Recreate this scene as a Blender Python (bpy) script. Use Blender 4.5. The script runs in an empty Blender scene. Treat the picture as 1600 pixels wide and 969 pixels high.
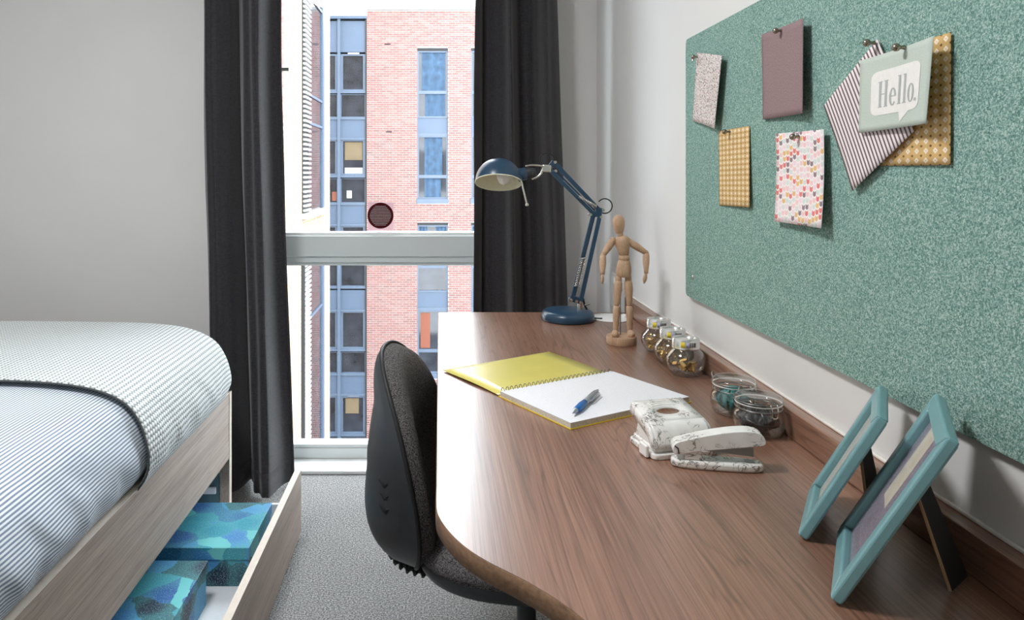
import bpy, bmesh, math, random
from mathutils import Vector, Matrix, noise as mnoise
from mathutils.bvhtree import BVHTree
random.seed(7)
PI = math.pi
sc = bpy.context.scene
COL = sc.collection

# ------------------------------------------------------------------ camera, world, lights, exposure
F, VX, VY, H = 1115.0, 687.0, 268.0, 1.19          # focal length in px of the 1600x969 frame, vanishing point, eye height
cam_d = bpy.data.cameras.new('camera'); cam = bpy.data.objects.new('camera', cam_d); COL.objects.link(cam)
cam_d.sensor_fit = 'HORIZONTAL'; cam_d.sensor_width = 36.0; cam_d.lens = F / 1600 * 36
cam_d.shift_x = (800 - VX) / 1600; cam_d.shift_y = (VY - 484.5) / 1600
cam_d.clip_start = 0.02; cam_d.clip_end = 300
cam.location = (0, 0, H); cam.rotation_euler = (PI / 2, 0, 0)
sc.camera = cam

world = bpy.data.worlds.new('sky'); sc.world = world; world.use_nodes = True
bg = world.node_tree.nodes['Background']
bg.inputs['Color'].default_value = (0.88, 0.945, 1.0, 1); bg.inputs['Strength'].default_value = 11.0

sun_d = bpy.data.lights.new('sun', 'SUN'); sun_d.energy = 1.0; sun_d.angle = 0.01; sun_d.color = (1.0, 0.96, 0.9)
sun = bpy.data.objects.new('sun', sun_d); COL.objects.link(sun)
sun.rotation_euler = Vector((0.75, -0.32, 0.58)).to_track_quat('Z', 'Y').to_euler()

sc.view_settings.view_transform = 'Standard'; sc.view_settings.look = 'None'
sc.view_settings.gamma = 1.0; sc.view_settings.use_curve_mapping = False
sc.view_settings.exposure = 0.15
FILL_LAMP = 64.0                                    # emission of the added ceiling fill lamp
sc.cycles.max_bounces = 10; sc.cycles.diffuse_bounces = 6; sc.cycles.transparent_max_bounces = 24
sc.cycles.transmission_bounces = 8; sc.cycles.caustics_reflective = False; sc.cycles.caustics_refractive = False
sc.cycles.sample_clamp_indirect = 6.0
sc.cycles.use_denoising = True

# ------------------------------------------------------------------ materials
def lin(c):
    return tuple((x / 255 / 12.92) if x / 255 <= 0.04045 else ((x / 255 + 0.055) / 1.055) ** 2.4 for x in c) + (1,)

class N:
    """small helper around a material's node tree"""
    def __init__(s, name, rough=0.6, color=None, metallic=0.0, spec=0.5):
        s.m = bpy.data.materials.new(name); s.m.use_nodes = True; s.t = s.m.node_tree
        s.b = s.t.nodes['Principled BSDF']
        s.b.inputs['Roughness'].default_value = rough; s.b.inputs['Metallic'].default_value = metallic
        s.b.inputs['Specular IOR Level'].default_value = spec
        if color: s.b.inputs['Base Color'].default_value = color
    def n(s, typ, **kw):
        nd = s.t.nodes.new(typ)
        for k, v in kw.items():
            if k in nd.inputs: s.put(nd.inputs[k], v)
            else: setattr(nd, k, v)
        return nd
    def put(s, sock, v):
        if hasattr(v, 'is_output'): s.t.links.new(v, sock)
        else: sock.default_value = v
    def obj(s): return s.n('ShaderNodeTexCoord').outputs['Object']
    def uv(s): return s.n('ShaderNodeTexCoord').outputs['UV']
    def mapped(s, co, scale=(1, 1, 1), loc=(0, 0, 0), rot=(0, 0, 0)):
        mp = s.n('ShaderNodeMapping'); s.put(mp.inputs['Vector'], co)
        mp.inputs['Scale'].default_value = scale; mp.inputs['Location'].default_value = loc; mp.inputs['Rotation'].default_value = rot
        return mp.outputs['Vector']
    def noise(s, co, scale, detail=3, rough=0.55, dist=0.0):
        nd = s.n('ShaderNodeTexNoise'); s.put(nd.inputs['Vector'], co)
        nd.inputs['Scale'].default_value = scale; nd.inputs['Detail'].default_value = detail
        nd.inputs['Roughness'].default_value = rough; nd.inputs['Distortion'].default_value = dist
        return nd.outputs['Fac']
    def math(s, op, a, b=0.0, c=0.0):
        nd = s.n('ShaderNodeMath'); nd.operation = op
        s.put(nd.inputs[0], a); s.put(nd.inputs[1], b); s.put(nd.inputs[2], c)
        return nd.outputs[0]
    def ramp(s, fac, stops, interp='LINEAR'):
        nd = s.n('ShaderNodeValToRGB'); s.put(nd.inputs['Fac'], fac); cr = nd.color_ramp; cr.interpolation = interp
        while len(cr.elements) < len(stops): cr.elements.new(0.5)
        for e, (p, c) in zip(cr.elements, stops): e.position = p; e.color = c
        return nd.outputs['Color']
    def mix(s, fac, a, b, mode='MIX'):
        nd = s.n('ShaderNodeMix'); nd.data_type = 'RGBA'; nd.blend_type = mode
        s.put(nd.inputs[0], fac); s.put(nd.inputs[6], a); s.put(nd.inputs[7], b)
        return nd.outputs[2]
    def sep(s, v):
        nd = s.n('ShaderNodeSeparateXYZ'); s.put(nd.inputs[0], v); return nd.outputs
    def comb(s, x, y, z=0.0):
        nd = s.n('ShaderNodeCombineXYZ'); s.put(nd.inputs[0], x); s.put(nd.inputs[1], y); s.put(nd.inputs[2], z); return nd.outputs[0]
    def color(s, v): s.put(s.b.inputs['Base Color'], v); return s
    def bump(s, h, strength=0.3, dist=0.002):
        nd = s.n('ShaderNodeBump'); s.put(nd.inputs['Height'], h)
        nd.inputs['Strength'].default_value = strength; nd.inputs['Distance'].default_value = dist
        s.put(s.b.inputs['Normal'], nd.outputs['Normal']); return s

M = {}
def plain(name, rgb, rough=0.6, metallic=0.0, spec=0.5, grain=0.06, scale=60.0):
    """a painted / plastic / metal finish with a faint procedural mottling"""
    m = N(name, rough, None, metallic, spec); c = lin(rgb)
    f = m.noise(m.obj(), scale, 3)
    lo = tuple(x * (1 - grain) for x in c[:3]) + (1,); hi = tuple(min(1, x * (1 + grain)) for x in c[:3]) + (1,)
    m.color(m.ramp(f, [(0.3, lo), (0.7, hi)])); M[name] = m.m; return m

plain('wall_paint', (222, 221, 219), 0.9, spec=0.2, grain=0.015, scale=4)
plain('ceiling_paint', (236, 235, 232), 0.9, spec=0.2, grain=0.01, scale=4)
plain('window_white', (216, 222, 222), 0.35, grain=0.02, scale=5)
plain('sill_white', (238, 239, 238), 0.4, grain=0.02, scale=5)
plain('handle_grey', (172, 172, 168), 0.4, 0.3)
plain('black_plastic', (46, 48, 52), 0.42, grain=0.08)
plain('black_rubber', (18, 18, 19), 0.6)
plain('groove_black', (12, 12, 13), 0.5)
plain('lamp_blue', (36, 66, 90), 0.3, grain=0.03)
plain('lamp_cream', (232, 230, 205), 0.6, grain=0.02)
plain('chrome', (215, 212, 206), 0.2, 1.0, grain=0.02)
plain('steel', (150, 150, 148), 0.35, 1.0, grain=0.03)
plain('pin_nickel', (150, 142, 128), 0.18, 1.0, grain=0.03)
plain('brass', (198, 160, 92), 0.28, 1.0, grain=0.1, scale=300)
plain('white_plastic', (238, 238, 235), 0.4, grain=0.02)
plain('lid_silver', (225, 225, 222), 0.22, 0.85, grain=0.02)
plain('label_yellow', (228, 205, 60), 0.6); plain('label_lilac', (178, 175, 205), 0.6); plain('label_black', (45, 45, 48), 0.6)
plain('teal_paint', (114, 158, 163), 0.32, grain=0.05, scale=25)
plain('easel_black', (27, 24, 23), 0.75, grain=0.15, scale=90)
plain('easel_edge', (176, 150, 116), 0.8)
plain('yellow_card', (226, 196, 46), 0.5, grain=0.04, scale=20)
plain('mount_cream', (226, 218, 200), 0.8)
plain('pen_blue', (26, 104, 178), 0.35); plain('pen_silver', (176, 180, 186), 0.3, 0.6)
plain('frame_bluegrey', (66, 79, 96), 0.45, grain=0.05, scale=3)
plain('panel_blue', (60, 74, 93), 0.5, grain=0.06, scale=2)
plain('far_curtain', (44, 66, 88), 0.9, grain=0.35, scale=6)
plain('far_cream', (92, 80, 60), 0.9, grain=0.15, scale=3)
plain('far_orange', (104, 56, 38), 0.7); plain('far_white', (140, 140, 140), 0.6)
plain('room_dark', (26, 25, 28), 0.9, grain=0.6, scale=4)
plain('coping', (120, 120, 118), 0.7)
plain('mortar', (158, 153, 149), 0.9, grain=0.08, scale=8)
plain('asphalt', (92, 92, 94), 0.9, grain=0.1, scale=1)
plain('louvre_pale', (170, 170, 168), 0.5); plain('louvre_dark', (24, 25, 27), 0.7)
plain('sticker_maroon', (96, 26, 36), 0.5)
plain('carcass_teal', (72, 104, 116), 0.6, grain=0.05, scale=8)
plain('drawer_white', (226, 230, 234), 0.45, grain=0.02)
plain('edge_pale', (214, 203, 190), 0.5, grain=0.05)
plain('mattress_cloth', (214, 216, 218), 0.9)
plain('seal_white', (232, 229, 223), 0.5, grain=0.02)
plain('teal_ribbon', (24, 120, 116), 0.35, grain=0.25, scale=120)
plain('dark_ribbon', (40, 38, 40), 0.3, grain=0.4, scale=120)
plain('door_white', (224, 222, 218), 0.5, grain=0.02)
plain('punch_hole', (30, 30, 30), 0.5)

# carpet
m = N('carpet', 0.97, spec=0.1); co = m.obj()
f = m.noise(co, 210, 3, 0.75); g = m.noise(co, 3.0, 2)
c = m.ramp(f, [(0.36, lin((62, 62, 63))), (0.5, lin((138, 138, 137))), (0.64, lin((214, 214, 212)))])
m.color(m.mix(0.25, c, m.ramp(g, [(0.3, lin((122, 123, 125))), (0.7, lin((158, 157, 155)))]))).bump(f, 0.9, 0.006); M['carpet'] = m.m

def wood(name, dark, mid, light, rough=0.34, lines=16.0, axis='Y', sx=7.0, sy=0.42, contrast=0.5, spec=0.5, coat=0.0):
    m = N(name, rough, spec=spec); co = m.obj()
    sc_ = (sx, sy, sx) if axis == 'Y' else ((sy, sx, sx) if axis == 'X' else (sx, sx, sy))
    v = m.mapped(co, sc_)
    n1 = m.noise(v, 1.0, 4, 0.5, 0.7)
    rings = m.math('PINGPONG', m.math('MULTIPLY', n1, lines), 0.5)
    fine = m.noise(m.mapped(co, tuple(a * (26 if a == sx else 9) for a in sc_)), 1.0, 4, 0.65)
    base = m.ramp(n1, [(0.3, lin(dark)), (0.5, lin(mid)), (0.72, lin(light))])
    lined = m.mix(m.math('MULTIPLY', m.ramp(rings, [(0.0, (1, 1, 1, 1)), (0.16, (0, 0, 0, 1))]), contrast), base, lin(tuple(x * 0.62 for x in dark)))
    m.color(m.mix(0.45, lined, m.ramp(fine, [(0.3, lin(tuple(x * 0.72 for x in dark))), (0.65, lin(light))]), 'MIX'))
    m.bump(fine, 0.06, 0.001); m.b.inputs['Coat Weight'].default_value = coat; m.b.inputs['Coat Roughness'].default_value = 0.27; m.b.inputs['Coat IOR'].default_value = 1.6; M[name] = m.m
wood('desk_wood', (104, 70, 54), (140, 100, 80), (170, 130, 108), 0.34, lines=26, sx=9, contrast=0.65, spec=0.6, coat=0.6)
wood('desk_edge', (98, 72, 52), (124, 94, 70), (140, 110, 84), 0.5, lines=8, spec=0.3)
wood('bed_wood', (132, 112, 98), (160, 141, 128), (184, 167, 154), 0.5, sx=12, sy=0.5, lines=18, contrast=0.45)
wood('mannequin_wood', (172, 134, 104), (192, 156, 126), (206, 174, 144), 0.55, axis='Z', sx=30, sy=4, lines=5, contrast=0.2)

# curtain cloth
m = N('curtain_cloth', 0.95, spec=0.15); co = m.obj()
w1 = m.noise(m.mapped(co, (900, 900, 60)), 1, 2); w2 = m.noise(m.mapped(co, (60, 60, 900)), 1, 2)
w = m.math('ADD', w1, w2)
m.color(m.ramp(m.math('MULTIPLY', w, 0.5), [(0.35, lin((36, 35, 38))), (0.65, lin((68, 66, 69)))])).bump(w, 0.3, 0.001)
m.b.inputs['Sheen Weight'].default_value = 0.25; m.b.inputs['Sheen Roughness'].default_value = 0.5
M['curtain_cloth'] = m.m

# pin board felt
m = N('board_felt', 0.95, spec=0.1); co = m.obj()
f = m.noise(m.mapped(co, (1, 1, 1)), 400, 2, 0.6, 0.5); g = m.noise(co, 3.5, 2)
c = m.ramp(f, [(0.34, lin((82, 120, 111))), (0.5, lin((132, 168, 158))), (0.66, lin((194, 214, 206)))])
m.color(m.mix(0.2, c, m.ramp(g, [(0.3, lin((120, 159, 150))), (0.7, lin((138, 174, 165)))]))).bump(f, 0.8, 0.003); M['board_felt'] = m.m

# chair fabric
m = N('chair_fabric', 0.95, spec=0.15); co = m.obj()
f = m.noise(co, 420, 3, 0.7)
m.color(m.ramp(f, [(0.38, lin((36, 35, 37))), (0.62, lin((122, 118, 118)))])).bump(f, 0.6, 0.002); M['chair_fabric'] = m.m

# striped duvet: UV.x = metres across the bed, UV.y = metres along it
m = N('striped_cotton', 0.92, spec=0.15); s_ = m.sep(m.uv())
ph = m.math('FRACT', m.math('DIVIDE', s_[0], 0.0078))
wv = m.noise(m.mapped(m.uv(), (700, 700, 1)), 1, 2)
k = m.ramp(ph, [(0.0, lin((236, 243, 248))), (0.46, lin((236, 243, 248))), (0.52, lin((82, 103, 132))), (0.94, lin((82, 103, 132))), (1.0, lin((236, 243, 248)))])
m.color(m.mix(0.3, k, m.ramp(wv, [(0.3, lin((110, 128, 150))), (0.7, lin((248, 250, 252)))]))).bump(wv, 0.2, 0.001); M['striped_cotton'] = m.m

# knitted throw
m = N('knit_wool', 0.95, spec=0.1); s_ = m.sep(m.uv())
a = m.math('DIVIDE', s_[0], 0.0125); b = m.math('DIVIDE', s_[1], 0.0125)
row = m.math('FLOOR', a)
zig = m.math('PINGPONG', m.math('ADD', b, m.math('MULTIPLY', row, 0.5)), 0.5)
hgt = m.math('ADD', m.math('PINGPONG', a, 0.5), zig)
spk = m.noise(m.mapped(m.uv(), (420, 420, 1)), 1, 2)
c = m.ramp(m.math('ADD', m.math('MULTIPLY', hgt, 0.8), m.math('MULTIPLY', spk, 0.35)), [(0.2, lin((92, 102, 106))), (0.42, lin((176, 184, 185))), (0.72, lin((238, 241, 240)))])
m.color(c).bump(hgt, 0.9, 0.004); M['knit_wool'] = m.m
plain('hem_dark', (78, 82, 84), 0.95, grain=0.3, scale=200)

# blossom-pattern paper on the storage boxes
m = N('blossom_paper', 0.5); co = m.obj()
wob = m.n('ShaderNodeVectorMath'); wob.operation = 'ADD'; m.put(wob.inputs[0], co)
nz = m.n('ShaderNodeTexNoise'); m.put(nz.inputs['Vector'], co); nz.inputs['Scale'].default_value = 22
ml = m.n('ShaderNodeVectorMath'); ml.operation = 'SCALE'; m.put(ml.inputs[0], nz.outputs['Color']); ml.inputs['Scale'].default_value = 0.03
m.put(wob.inputs[1], ml.outputs[0])
vo = m.n('ShaderNodeTexVoronoi'); m.put(vo.inputs['Vector'], wob.outputs[0]); vo.inputs['Scale'].default_value = 13
cell = m.ramp(m.sep(vo.outputs['Color'])[0], [(0.0, lin((18, 36, 66))), (0.26, lin((34, 92, 158))), (0.5, lin((62, 134, 196))), (0.74, lin((40, 146, 170))), (0.88, lin((104, 196, 200)))], 'CONSTANT')
spk = m.noise(co, 300, 2, 0.6); edge = m.ramp(vo.outputs['Distance'], [(0.3, (0, 0, 0, 1)), (0.62, (1, 1, 1, 1))])
c = m.mix(m.math('MULTIPLY', edge, 0.3), cell, lin((96, 186, 190)))
m.color(m.mix(m.ramp(spk, [(0.54, (0, 0, 0, 1)), (0.64, (0.6, 0.6, 0.6, 1))]), c, lin((150, 190, 178)))); M['blossom_paper'] = m.m
plain('box_navy', (16, 34, 52), 0.5, grain=0.3, scale=120)

# marbled plastic
m = N('marbled', 0.22); co = m.obj()
v1 = m.noise(co, 42, 5, 0.6, 1.4); msk = m.noise(co, 26, 2)
ve = m.ramp(m.math('ABSOLUTE', m.math('SUBTRACT', v1, 0.5)), [(0.0, (1, 1, 1, 1)), (0.03, (0, 0, 0, 1))])
mk = m.ramp(msk, [(0.44, (0, 0, 0, 1)), (0.53, (1, 1, 1, 1))])
m.color(m.mix(m.math('MULTIPLY', ve, mk), m.ramp(msk, [(0.3, lin((240, 239, 236))), (0.7, lin((222, 218, 212)))]), lin((66, 62, 60)))); M['marbled'] = m.m

# notebook page with square ruling (UV in metres)
m = N('squared_paper', 0.85, spec=0.2); s_ = m.sep(m.uv())
def line(x, pitch, w): return m.math('LESS_THAN', m.math('FRACT', m.math('DIVIDE', x, pitch)), w)
g = m.math('MAXIMUM', line(s_[0], 0.005, 0.12), line(s_[1], 0.005, 0.12))
m.color(m.mix(m.math('MULTIPLY', g, 0.55), lin((240, 240, 243)), lin((150, 158, 182)))); M['squared_paper'] = m.m
plain('page_edge', (206, 200, 186), 0.9, grain=0.2, scale=400)
plain('inner_card', (222, 210, 112), 0.3, spec=0.9, grain=0.04, scale=15)

# brick: joined bricks vary by mesh island, single ones by object
def brick_mat(name, per_object):
    m = N(name, 0.9, spec=0.2)
    r = m.n('ShaderNodeObjectInfo').outputs['Random'] if per_object else m.n('ShaderNodeNewGeometry').outputs['Random Per Island']
    f = m.noise(m.obj(), 30, 3)
    c = m.ramp(r, [(0.0, lin((112, 76, 73))), (0.3, lin((120, 84, 80))), (0.6, lin((98, 74, 72))), (0.8, lin((130, 98, 93))), (1.0, lin((106, 90, 88)))])
    m.color(m.mix(0.25, c, m.ramp(f, [(0.3, lin((92, 68, 66))), (0.7, lin((132, 102, 97)))]))); M[name] = m.m
brick_mat('brick_joined', False); brick_mat('brick_single', True)
m = N('cream_brick', 0.9, spec=0.2); s_ = m.sep(m.obj())
bt = m.n('ShaderNodeTexBrick'); m.put(bt.inputs['Vector'], m.comb(s_[1], s_[2]))
bt.inputs['Scale'].default_value = 1.0; bt.inputs['Brick Width'].default_value = 0.225; bt.inputs['Row Height'].default_value = 0.075
bt.inputs['Mortar Size'].default_value = 0.006
bt.inputs['Color1'].default_value = lin((146, 130, 106)); bt.inputs['Color2'].default_value = lin((132, 112, 92)); bt.inputs['Mortar'].default_value = lin((164, 158, 146))
m.color(bt.outputs['Color']); M['cream_brick'] = m.m

# glass
def glass(name, tint, f0=0.04, rough=0.0, edge=1.0):
    """clear sheet: see-through, with a reflection that grows at glancing angles on both faces alike"""
    mt = bpy.data.materials.new(name); mt.use_nodes = True; t = mt.node_tree; t.nodes.clear()
    out = t.nodes.new('ShaderNodeOutputMaterial'); mx = t.nodes.new('ShaderNodeMixShader')
    tr = t.nodes.new('ShaderNodeBsdfTransparent'); gl = t.nodes.new('ShaderNodeBsdfGlossy'); lw = t.nodes.new('ShaderNodeLayerWeight')
    lw.inputs['Blend'].default_value = 0.5; gl.inputs['Roughness'].default_value = rough
    pw = t.nodes.new('ShaderNodeMath'); pw.operation = 'POWER'; pw.inputs[1].default_value = 3.0
    ma = t.nodes.new('ShaderNodeMath'); ma.operation = 'MULTIPLY_ADD'; ma.inputs[1].default_value = edge - f0; ma.inputs[2].default_value = f0
    no = t.nodes.new('ShaderNodeTexNoise'); no.inputs['Scale'].default_value = 9
    rp = t.nodes.new('ShaderNodeValToRGB')
    rp.color_ramp.elements[0].color = tuple(x * 0.985 for x in tint[:3]) + (1,); rp.color_ramp.elements[1].color = tuple(tint[:3]) + (1,)
    t.links.new(no.outputs['Fac'], rp.inputs['Fac']); t.links.new(rp.outputs['Color'], tr.inputs['Color'])
    t.links.new(lw.outputs['Facing'], pw.inputs[0]); t.links.new(pw.outputs[0], ma.inputs[0]); t.links.new(ma.outputs[0], mx.inputs[0])
    t.links.new(tr.outputs[0], mx.inputs[1]); t.links.new(gl.outputs[0], mx.inputs[2])
    t.links.new(mx.outputs[0], out.inputs['Surface']); M[name] = mt
def backlit(name, rgb, share):
    """thin film that lets daylight glow through it"""
    m = N(name, 0.6, lin(rgb)); t = m.t; out = t.nodes['Material Output']
    tl = m.n('ShaderNodeBsdfTranslucent', Color=lin(rgb)); mx = m.n('ShaderNodeMixShader'); mx.inputs[0].default_value = share
    f = m.noise(m.obj(), 40, 2); m.color(m.ramp(f, [(0.3, tuple(x * .95 for x in lin(rgb)[:3]) + (1,)), (0.7, lin(rgb))]))
    t.links.new(m.b.outputs[0], mx.inputs[1]); t.links.new(tl.outputs[0], mx.inputs[2]); t.links.new(mx.outputs[0], out.inputs['Surface']); M[name] = m.m
backlit('sticker_pink', (124, 100, 103), .8); plain('sticker_ink', (246, 236, 236), 0.6); backlit('sticker_maroon', (92, 30, 38), .8)
glass('pane_glass', (0.985, 0.99, 0.99), 0.01)
glass('jar_glass', (0.975, 0.98, 0.98), 0.07, 0.04, 0.9)
glass('frame_glass', (0.98, 0.98, 0.98), 0.02, 0.0, 0.3)
m = N('far_glass', 0.06); m.color(m.ramp(m.noise(m.obj(), 2.5, 3), [(0.3, lin((24, 27, 33))), (0.7, lin((44, 48, 56)))]))
M['far_glass'] = m.m
m = N('fill_diffuser', 0.5, (1, 1, 1, 1)); m.b.inputs['Emission Color'].default_value = (0.985, 0.99, 1.0, 1); m.b.inputs['Emission Strength'].default_value = FILL_LAMP; M['fill_diffuser'] = m.m

# papers on the board (UV 0..1)
def paper(name, fn, rough=0.85):
    m = N(name, rough, spec=0.2); u = m.sep(m.uv()); m.color(fn(m, u[0], u[1])); M[name] = m.m
def floral(m, u, v):
    co = m.comb(m.math('MULTIPLY', u, 1.0), m.math('MULTIPLY', v, 2.0))
    f = m.noise(co, 26, 3, 0.6, 1.5); g = m.noise(co, 34, 2, 0.5, 1.0)
    c = m.ramp(f, [(0.40, lin((84, 78, 80))), (0.47, lin((222, 216, 212))), (0.6, lin((234, 228, 224)))])
    return m.mix(m.ramp(g, [(0.58, (0, 0, 0, 1)), (0.64, (1, 1, 1, 1))]), c, lin((186, 128, 130)))
paper('floral_print', floral)
paper('mauve_print', lambda m, u, v: m.ramp(m.noise(m.comb(u, v), 60, 4, 0.7), [(0.3, lin((130, 108, 110))), (0.7, lin((158, 136, 138)))]))
def diamonds(nx, ny):
    def fn(m, u, v):
        a = m.math('MULTIPLY', u, nx); b = m.math('MULTIPLY', v, ny)
        fa = m.math('ABSOLUTE', m.math('SUBTRACT', m.math('FRACT', a), 0.5)); fb = m.math('ABSOLUTE', m.math('SUBTRACT', m.math('FRACT', b), 0.5))
        d = m.math('ADD', fa, m.math('MULTIPLY', fb, 0.8))
        w = m.math('MULTIPLY', m.math('LESS_THAN', d, 0.27), m.math('GREATER_THAN', d, 0.07))
        ga = m.math('SUBTRACT', 0.5, fa); gb = m.math('SUBTRACT', 0.5, fb)
        k = m.math('LESS_THAN', m.math('ADD', ga, gb), 0.16)
        c = m.mix(w, m.ramp(m.noise(m.comb(u, v), 8, 2), [(0.3, lin((200, 164, 108))), (0.7, lin((214, 180, 124)))]), lin((238, 224, 204)))
        return m.mix(k, c, lin((120, 88, 50)))
    return fn
paper('tan_dots', diamonds(8, 15)); paper('tan_diamonds', diamonds(8, 13))
def arrows(m, u, v):
    a = m.math('MULTIPLY', u, 14.0); fa = m.math('ABSOLUTE', m.math('SUBTRACT', m.math('FRACT', a), 0.5)); col = m.math('FLOOR', a)
    off = m.n('ShaderNodeTexWhiteNoise'); off.noise_dimensions = '1D'; m.put(off.inputs['W'], col)
    b = m.math('ADD', m.math('SUBTRACT', m.math('MULTIPLY', v, 15.0), m.math('MULTIPLY', fa, 0.55)), off.outputs['Value'])
    wn = m.n('ShaderNodeTexWhiteNoise'); wn.noise_dimensions = '2D'; m.put(wn.inputs['Vector'], m.comb(col, m.math('FLOOR', b)))
    ins = m.math('MULTIPLY', m.math('LESS_THAN', m.math('FRACT', b), 0.72), m.math('LESS_THAN', fa, 0.42))
    pal = m.ramp(wn.outputs['Value'], [(0.0, lin((226, 128, 124))), (0.16, lin((226, 186, 126))), (0.3, lin((146, 128, 134))), (0.42, lin((236, 214, 220))), (0.62, lin((214, 220, 216))), (0.82, lin((238, 200, 200)))], 'CONSTANT')
    return m.mix(ins, lin((240, 234, 232)), pal)
paper('arrow_print', arrows)
def stripes(m, u, v):
    return m.mix(m.math('LESS_THAN', m.math('FRACT', m.math('MULTIPLY', u, 21.0)), 0.42), lin((234, 226, 226)), lin((112, 92, 98)))
paper('stripe_print', stripes)
paper('sage_print', lambda m, u, v: m.ramp(m.noise(m.comb(u, v), 90, 4, 0.7), [(0.3, lin((176, 188, 178))), (0.7, lin((204, 213, 204)))]))
plain('bubble_white', (232, 230, 226), 0.85, grain=0.03, scale=200); plain('letter_grey', (172, 178, 174), 0.85, grain=0.05, scale=200)
plain('lilac_print', (150, 142, 156), 0.8, grain=0.35, scale=320)
plain('pale_print', (206, 200, 192), 0.8, grain=0.12, scale=220)

# ------------------------------------------------------------------ mesh helpers
class MB:
    def __init__(s): s.v = []; s.f = []; s.uvs = None
    def add(s, vs, fs):
        o = len(s.v); s.v += [tuple(p) for p in vs]; s.f += [tuple(i + o for i in f) for f in fs]; return s
    def box(s, x0, x1, y0, y1, z0, z1):
        return s.add([(x0, y0, z0), (x1, y0, z0), (x1, y1, z0), (x0, y1, z0), (x0, y0, z1), (x1, y0, z1), (x1, y1, z1), (x0, y1, z1)],
                     [(0, 3, 2, 1), (4, 5, 6, 7), (0, 1, 5, 4), (1, 2, 6, 5), (2, 3, 7, 6), (3, 0, 4, 7)])
    def lathe(s, prof, seg=32, c=(0, 0, 0), M4=None, caps=True):
        """prof: (r, z) pairs from bottom to top round the z axis"""
        vs = []; fs = []; n = len(prof)
        for r, z in prof:
            for k in range(seg):
                a = 2 * PI * k / seg; vs.append(Vector((r * math.cos(a), r * math.sin(a), z)))
        for i in range(n - 1):
            for k in range(seg):
                k2 = (k + 1) % seg; fs.append((i * seg + k, i * seg + k2, (i + 1) * seg + k2, (i + 1) * seg + k))
        if caps:
            fs.append(tuple(reversed(range(seg)))); fs.append(tuple((n - 1) * seg + k for k in range(seg)))
        if M4 is not None: vs = [M4 @ p for p in vs]
        return s.add([(p[0] + c[0], p[1] + c[1], p[2] + c[2]) for p in vs], fs)
    def limb(s, p0, p1, prof, seg=16, flat=1.0):
        """a turned piece from p0 to p1, prof: (t, r)"""
        p0 = Vector(p0); p1 = Vector(p1); d = p1 - p0; L = d.length
        q = d.to_track_quat('Z', 'Y').to_matrix().to_4x4()
        return s.lathe([(r, t * L) for t, r in prof], seg, M4=Matrix.Translation(p0) @ q @ Matrix.Diagonal((flat, 1, 1, 1)))
    def rod(s, p0, p1, r, seg=12): return s.limb(p0, p1, [(0, r), (1, r)], seg)
    def tube(s, pts, r, seg=8, closed=False):
        pts = [Vector(p) for p in pts]; n = len(pts); vs = []; fs = []; up = None
        for i, p in enumerate(pts):
            d = (pts[(i + 1) % n] - pts[i - 1]) if closed else (pts[min(i + 1, n - 1)] - pts[max(i - 1, 0)])
            d.normalize()
            if up is None: up = Vector((0, 0, 1)) if abs(d.z) < 0.9 else Vector((0, 1, 0))
            a = d.cross(up).normalized(); b = a.cross(d).normalized(); up = b
            for k in range(seg):
                t = 2 * PI * k / seg; vs.append(p + a * (r * math.cos(t)) + b * (r * math.sin(t)))
        for i in range(n if closed else n - 1):
            j = (i + 1) % n
            for k in range(seg): fs.append((i * seg + k, i * seg + (k + 1) % seg, j * seg + (k + 1) % seg, j * seg + k))
        if not closed: fs.append(tuple(reversed(range(seg)))); fs.append(tuple((n - 1) * seg + k for k in range(seg)))
        return s.add(vs, fs)
    def prism(s, poly, z0, z1):
        n = len(poly)
        vs = [(x, y, z0) for x, y in poly] + [(x, y, z1) for x, y in poly]
        return s.add(vs, [tuple(reversed(range(n))), tuple(range(n, 2 * n))] + [(i, (i + 1) % n, n + (i + 1) % n, n + i) for i in range(n)])
    def slab(s, quad, n, th):
        """a plate: four corners and a thickness along n"""
        n = Vector(n).normalized() * th; a = [Vector(p) for p in quad]; b = [p + n for p in a]
        return s.add(a + b, [(3, 2, 1, 0), (4, 5, 6, 7)] + [(i, (i + 1) % 4, 4 + (i + 1) % 4, 4 + i) for i in range(4)])
    def xform(s, M4): s.v = [tuple(M4 @ Vector(p)) for p in s.v]; return s
    def grid(s, nu, nv, fn, uvfn=None):
        base = len(s.v); fb = len(s.f)
        for j in range(nv + 1):
            for i in range(nu + 1): s.v.append(tuple(fn(i / nu, j / nv)))
        for j in range(nv):
            for i in range(nu):
                a = base + j * (nu + 1) + i; s.f.append((a, a + 1, a + nu + 2, a + nu + 1))
        if uvfn: s.uvs = {base + j * (nu + 1) + i: uvfn(i / nu, j / nv) for j in range(nv + 1) for i in range(nu + 1)}
        return s
    def mesh(s, name, mat, smooth=None):
        me = bpy.data.meshes.new(name); me.from_pydata(s.v, [], s.f)
        bm = bmesh.new(); bm.from_mesh(me); bmesh.ops.recalc_face_normals(bm, faces=bm.faces)
        bm.to_mesh(me); bm.free()
        if mat: me.materials.append(M[mat] if isinstance(mat, str) else mat)
        if s.uvs:
            ul = me.uv_layers.new(name='UVMap')
            for lp in me.loops: ul.data[lp.index].uv = s.uvs.get(lp.vertex_index, (0, 0))
        if smooth is not None:
            me.polygons.foreach_set('use_smooth', [True] * len(me.polygons))
            if smooth < 3: me.set_sharp_from_angle(angle=smooth)
        me.update(); return me
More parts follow.
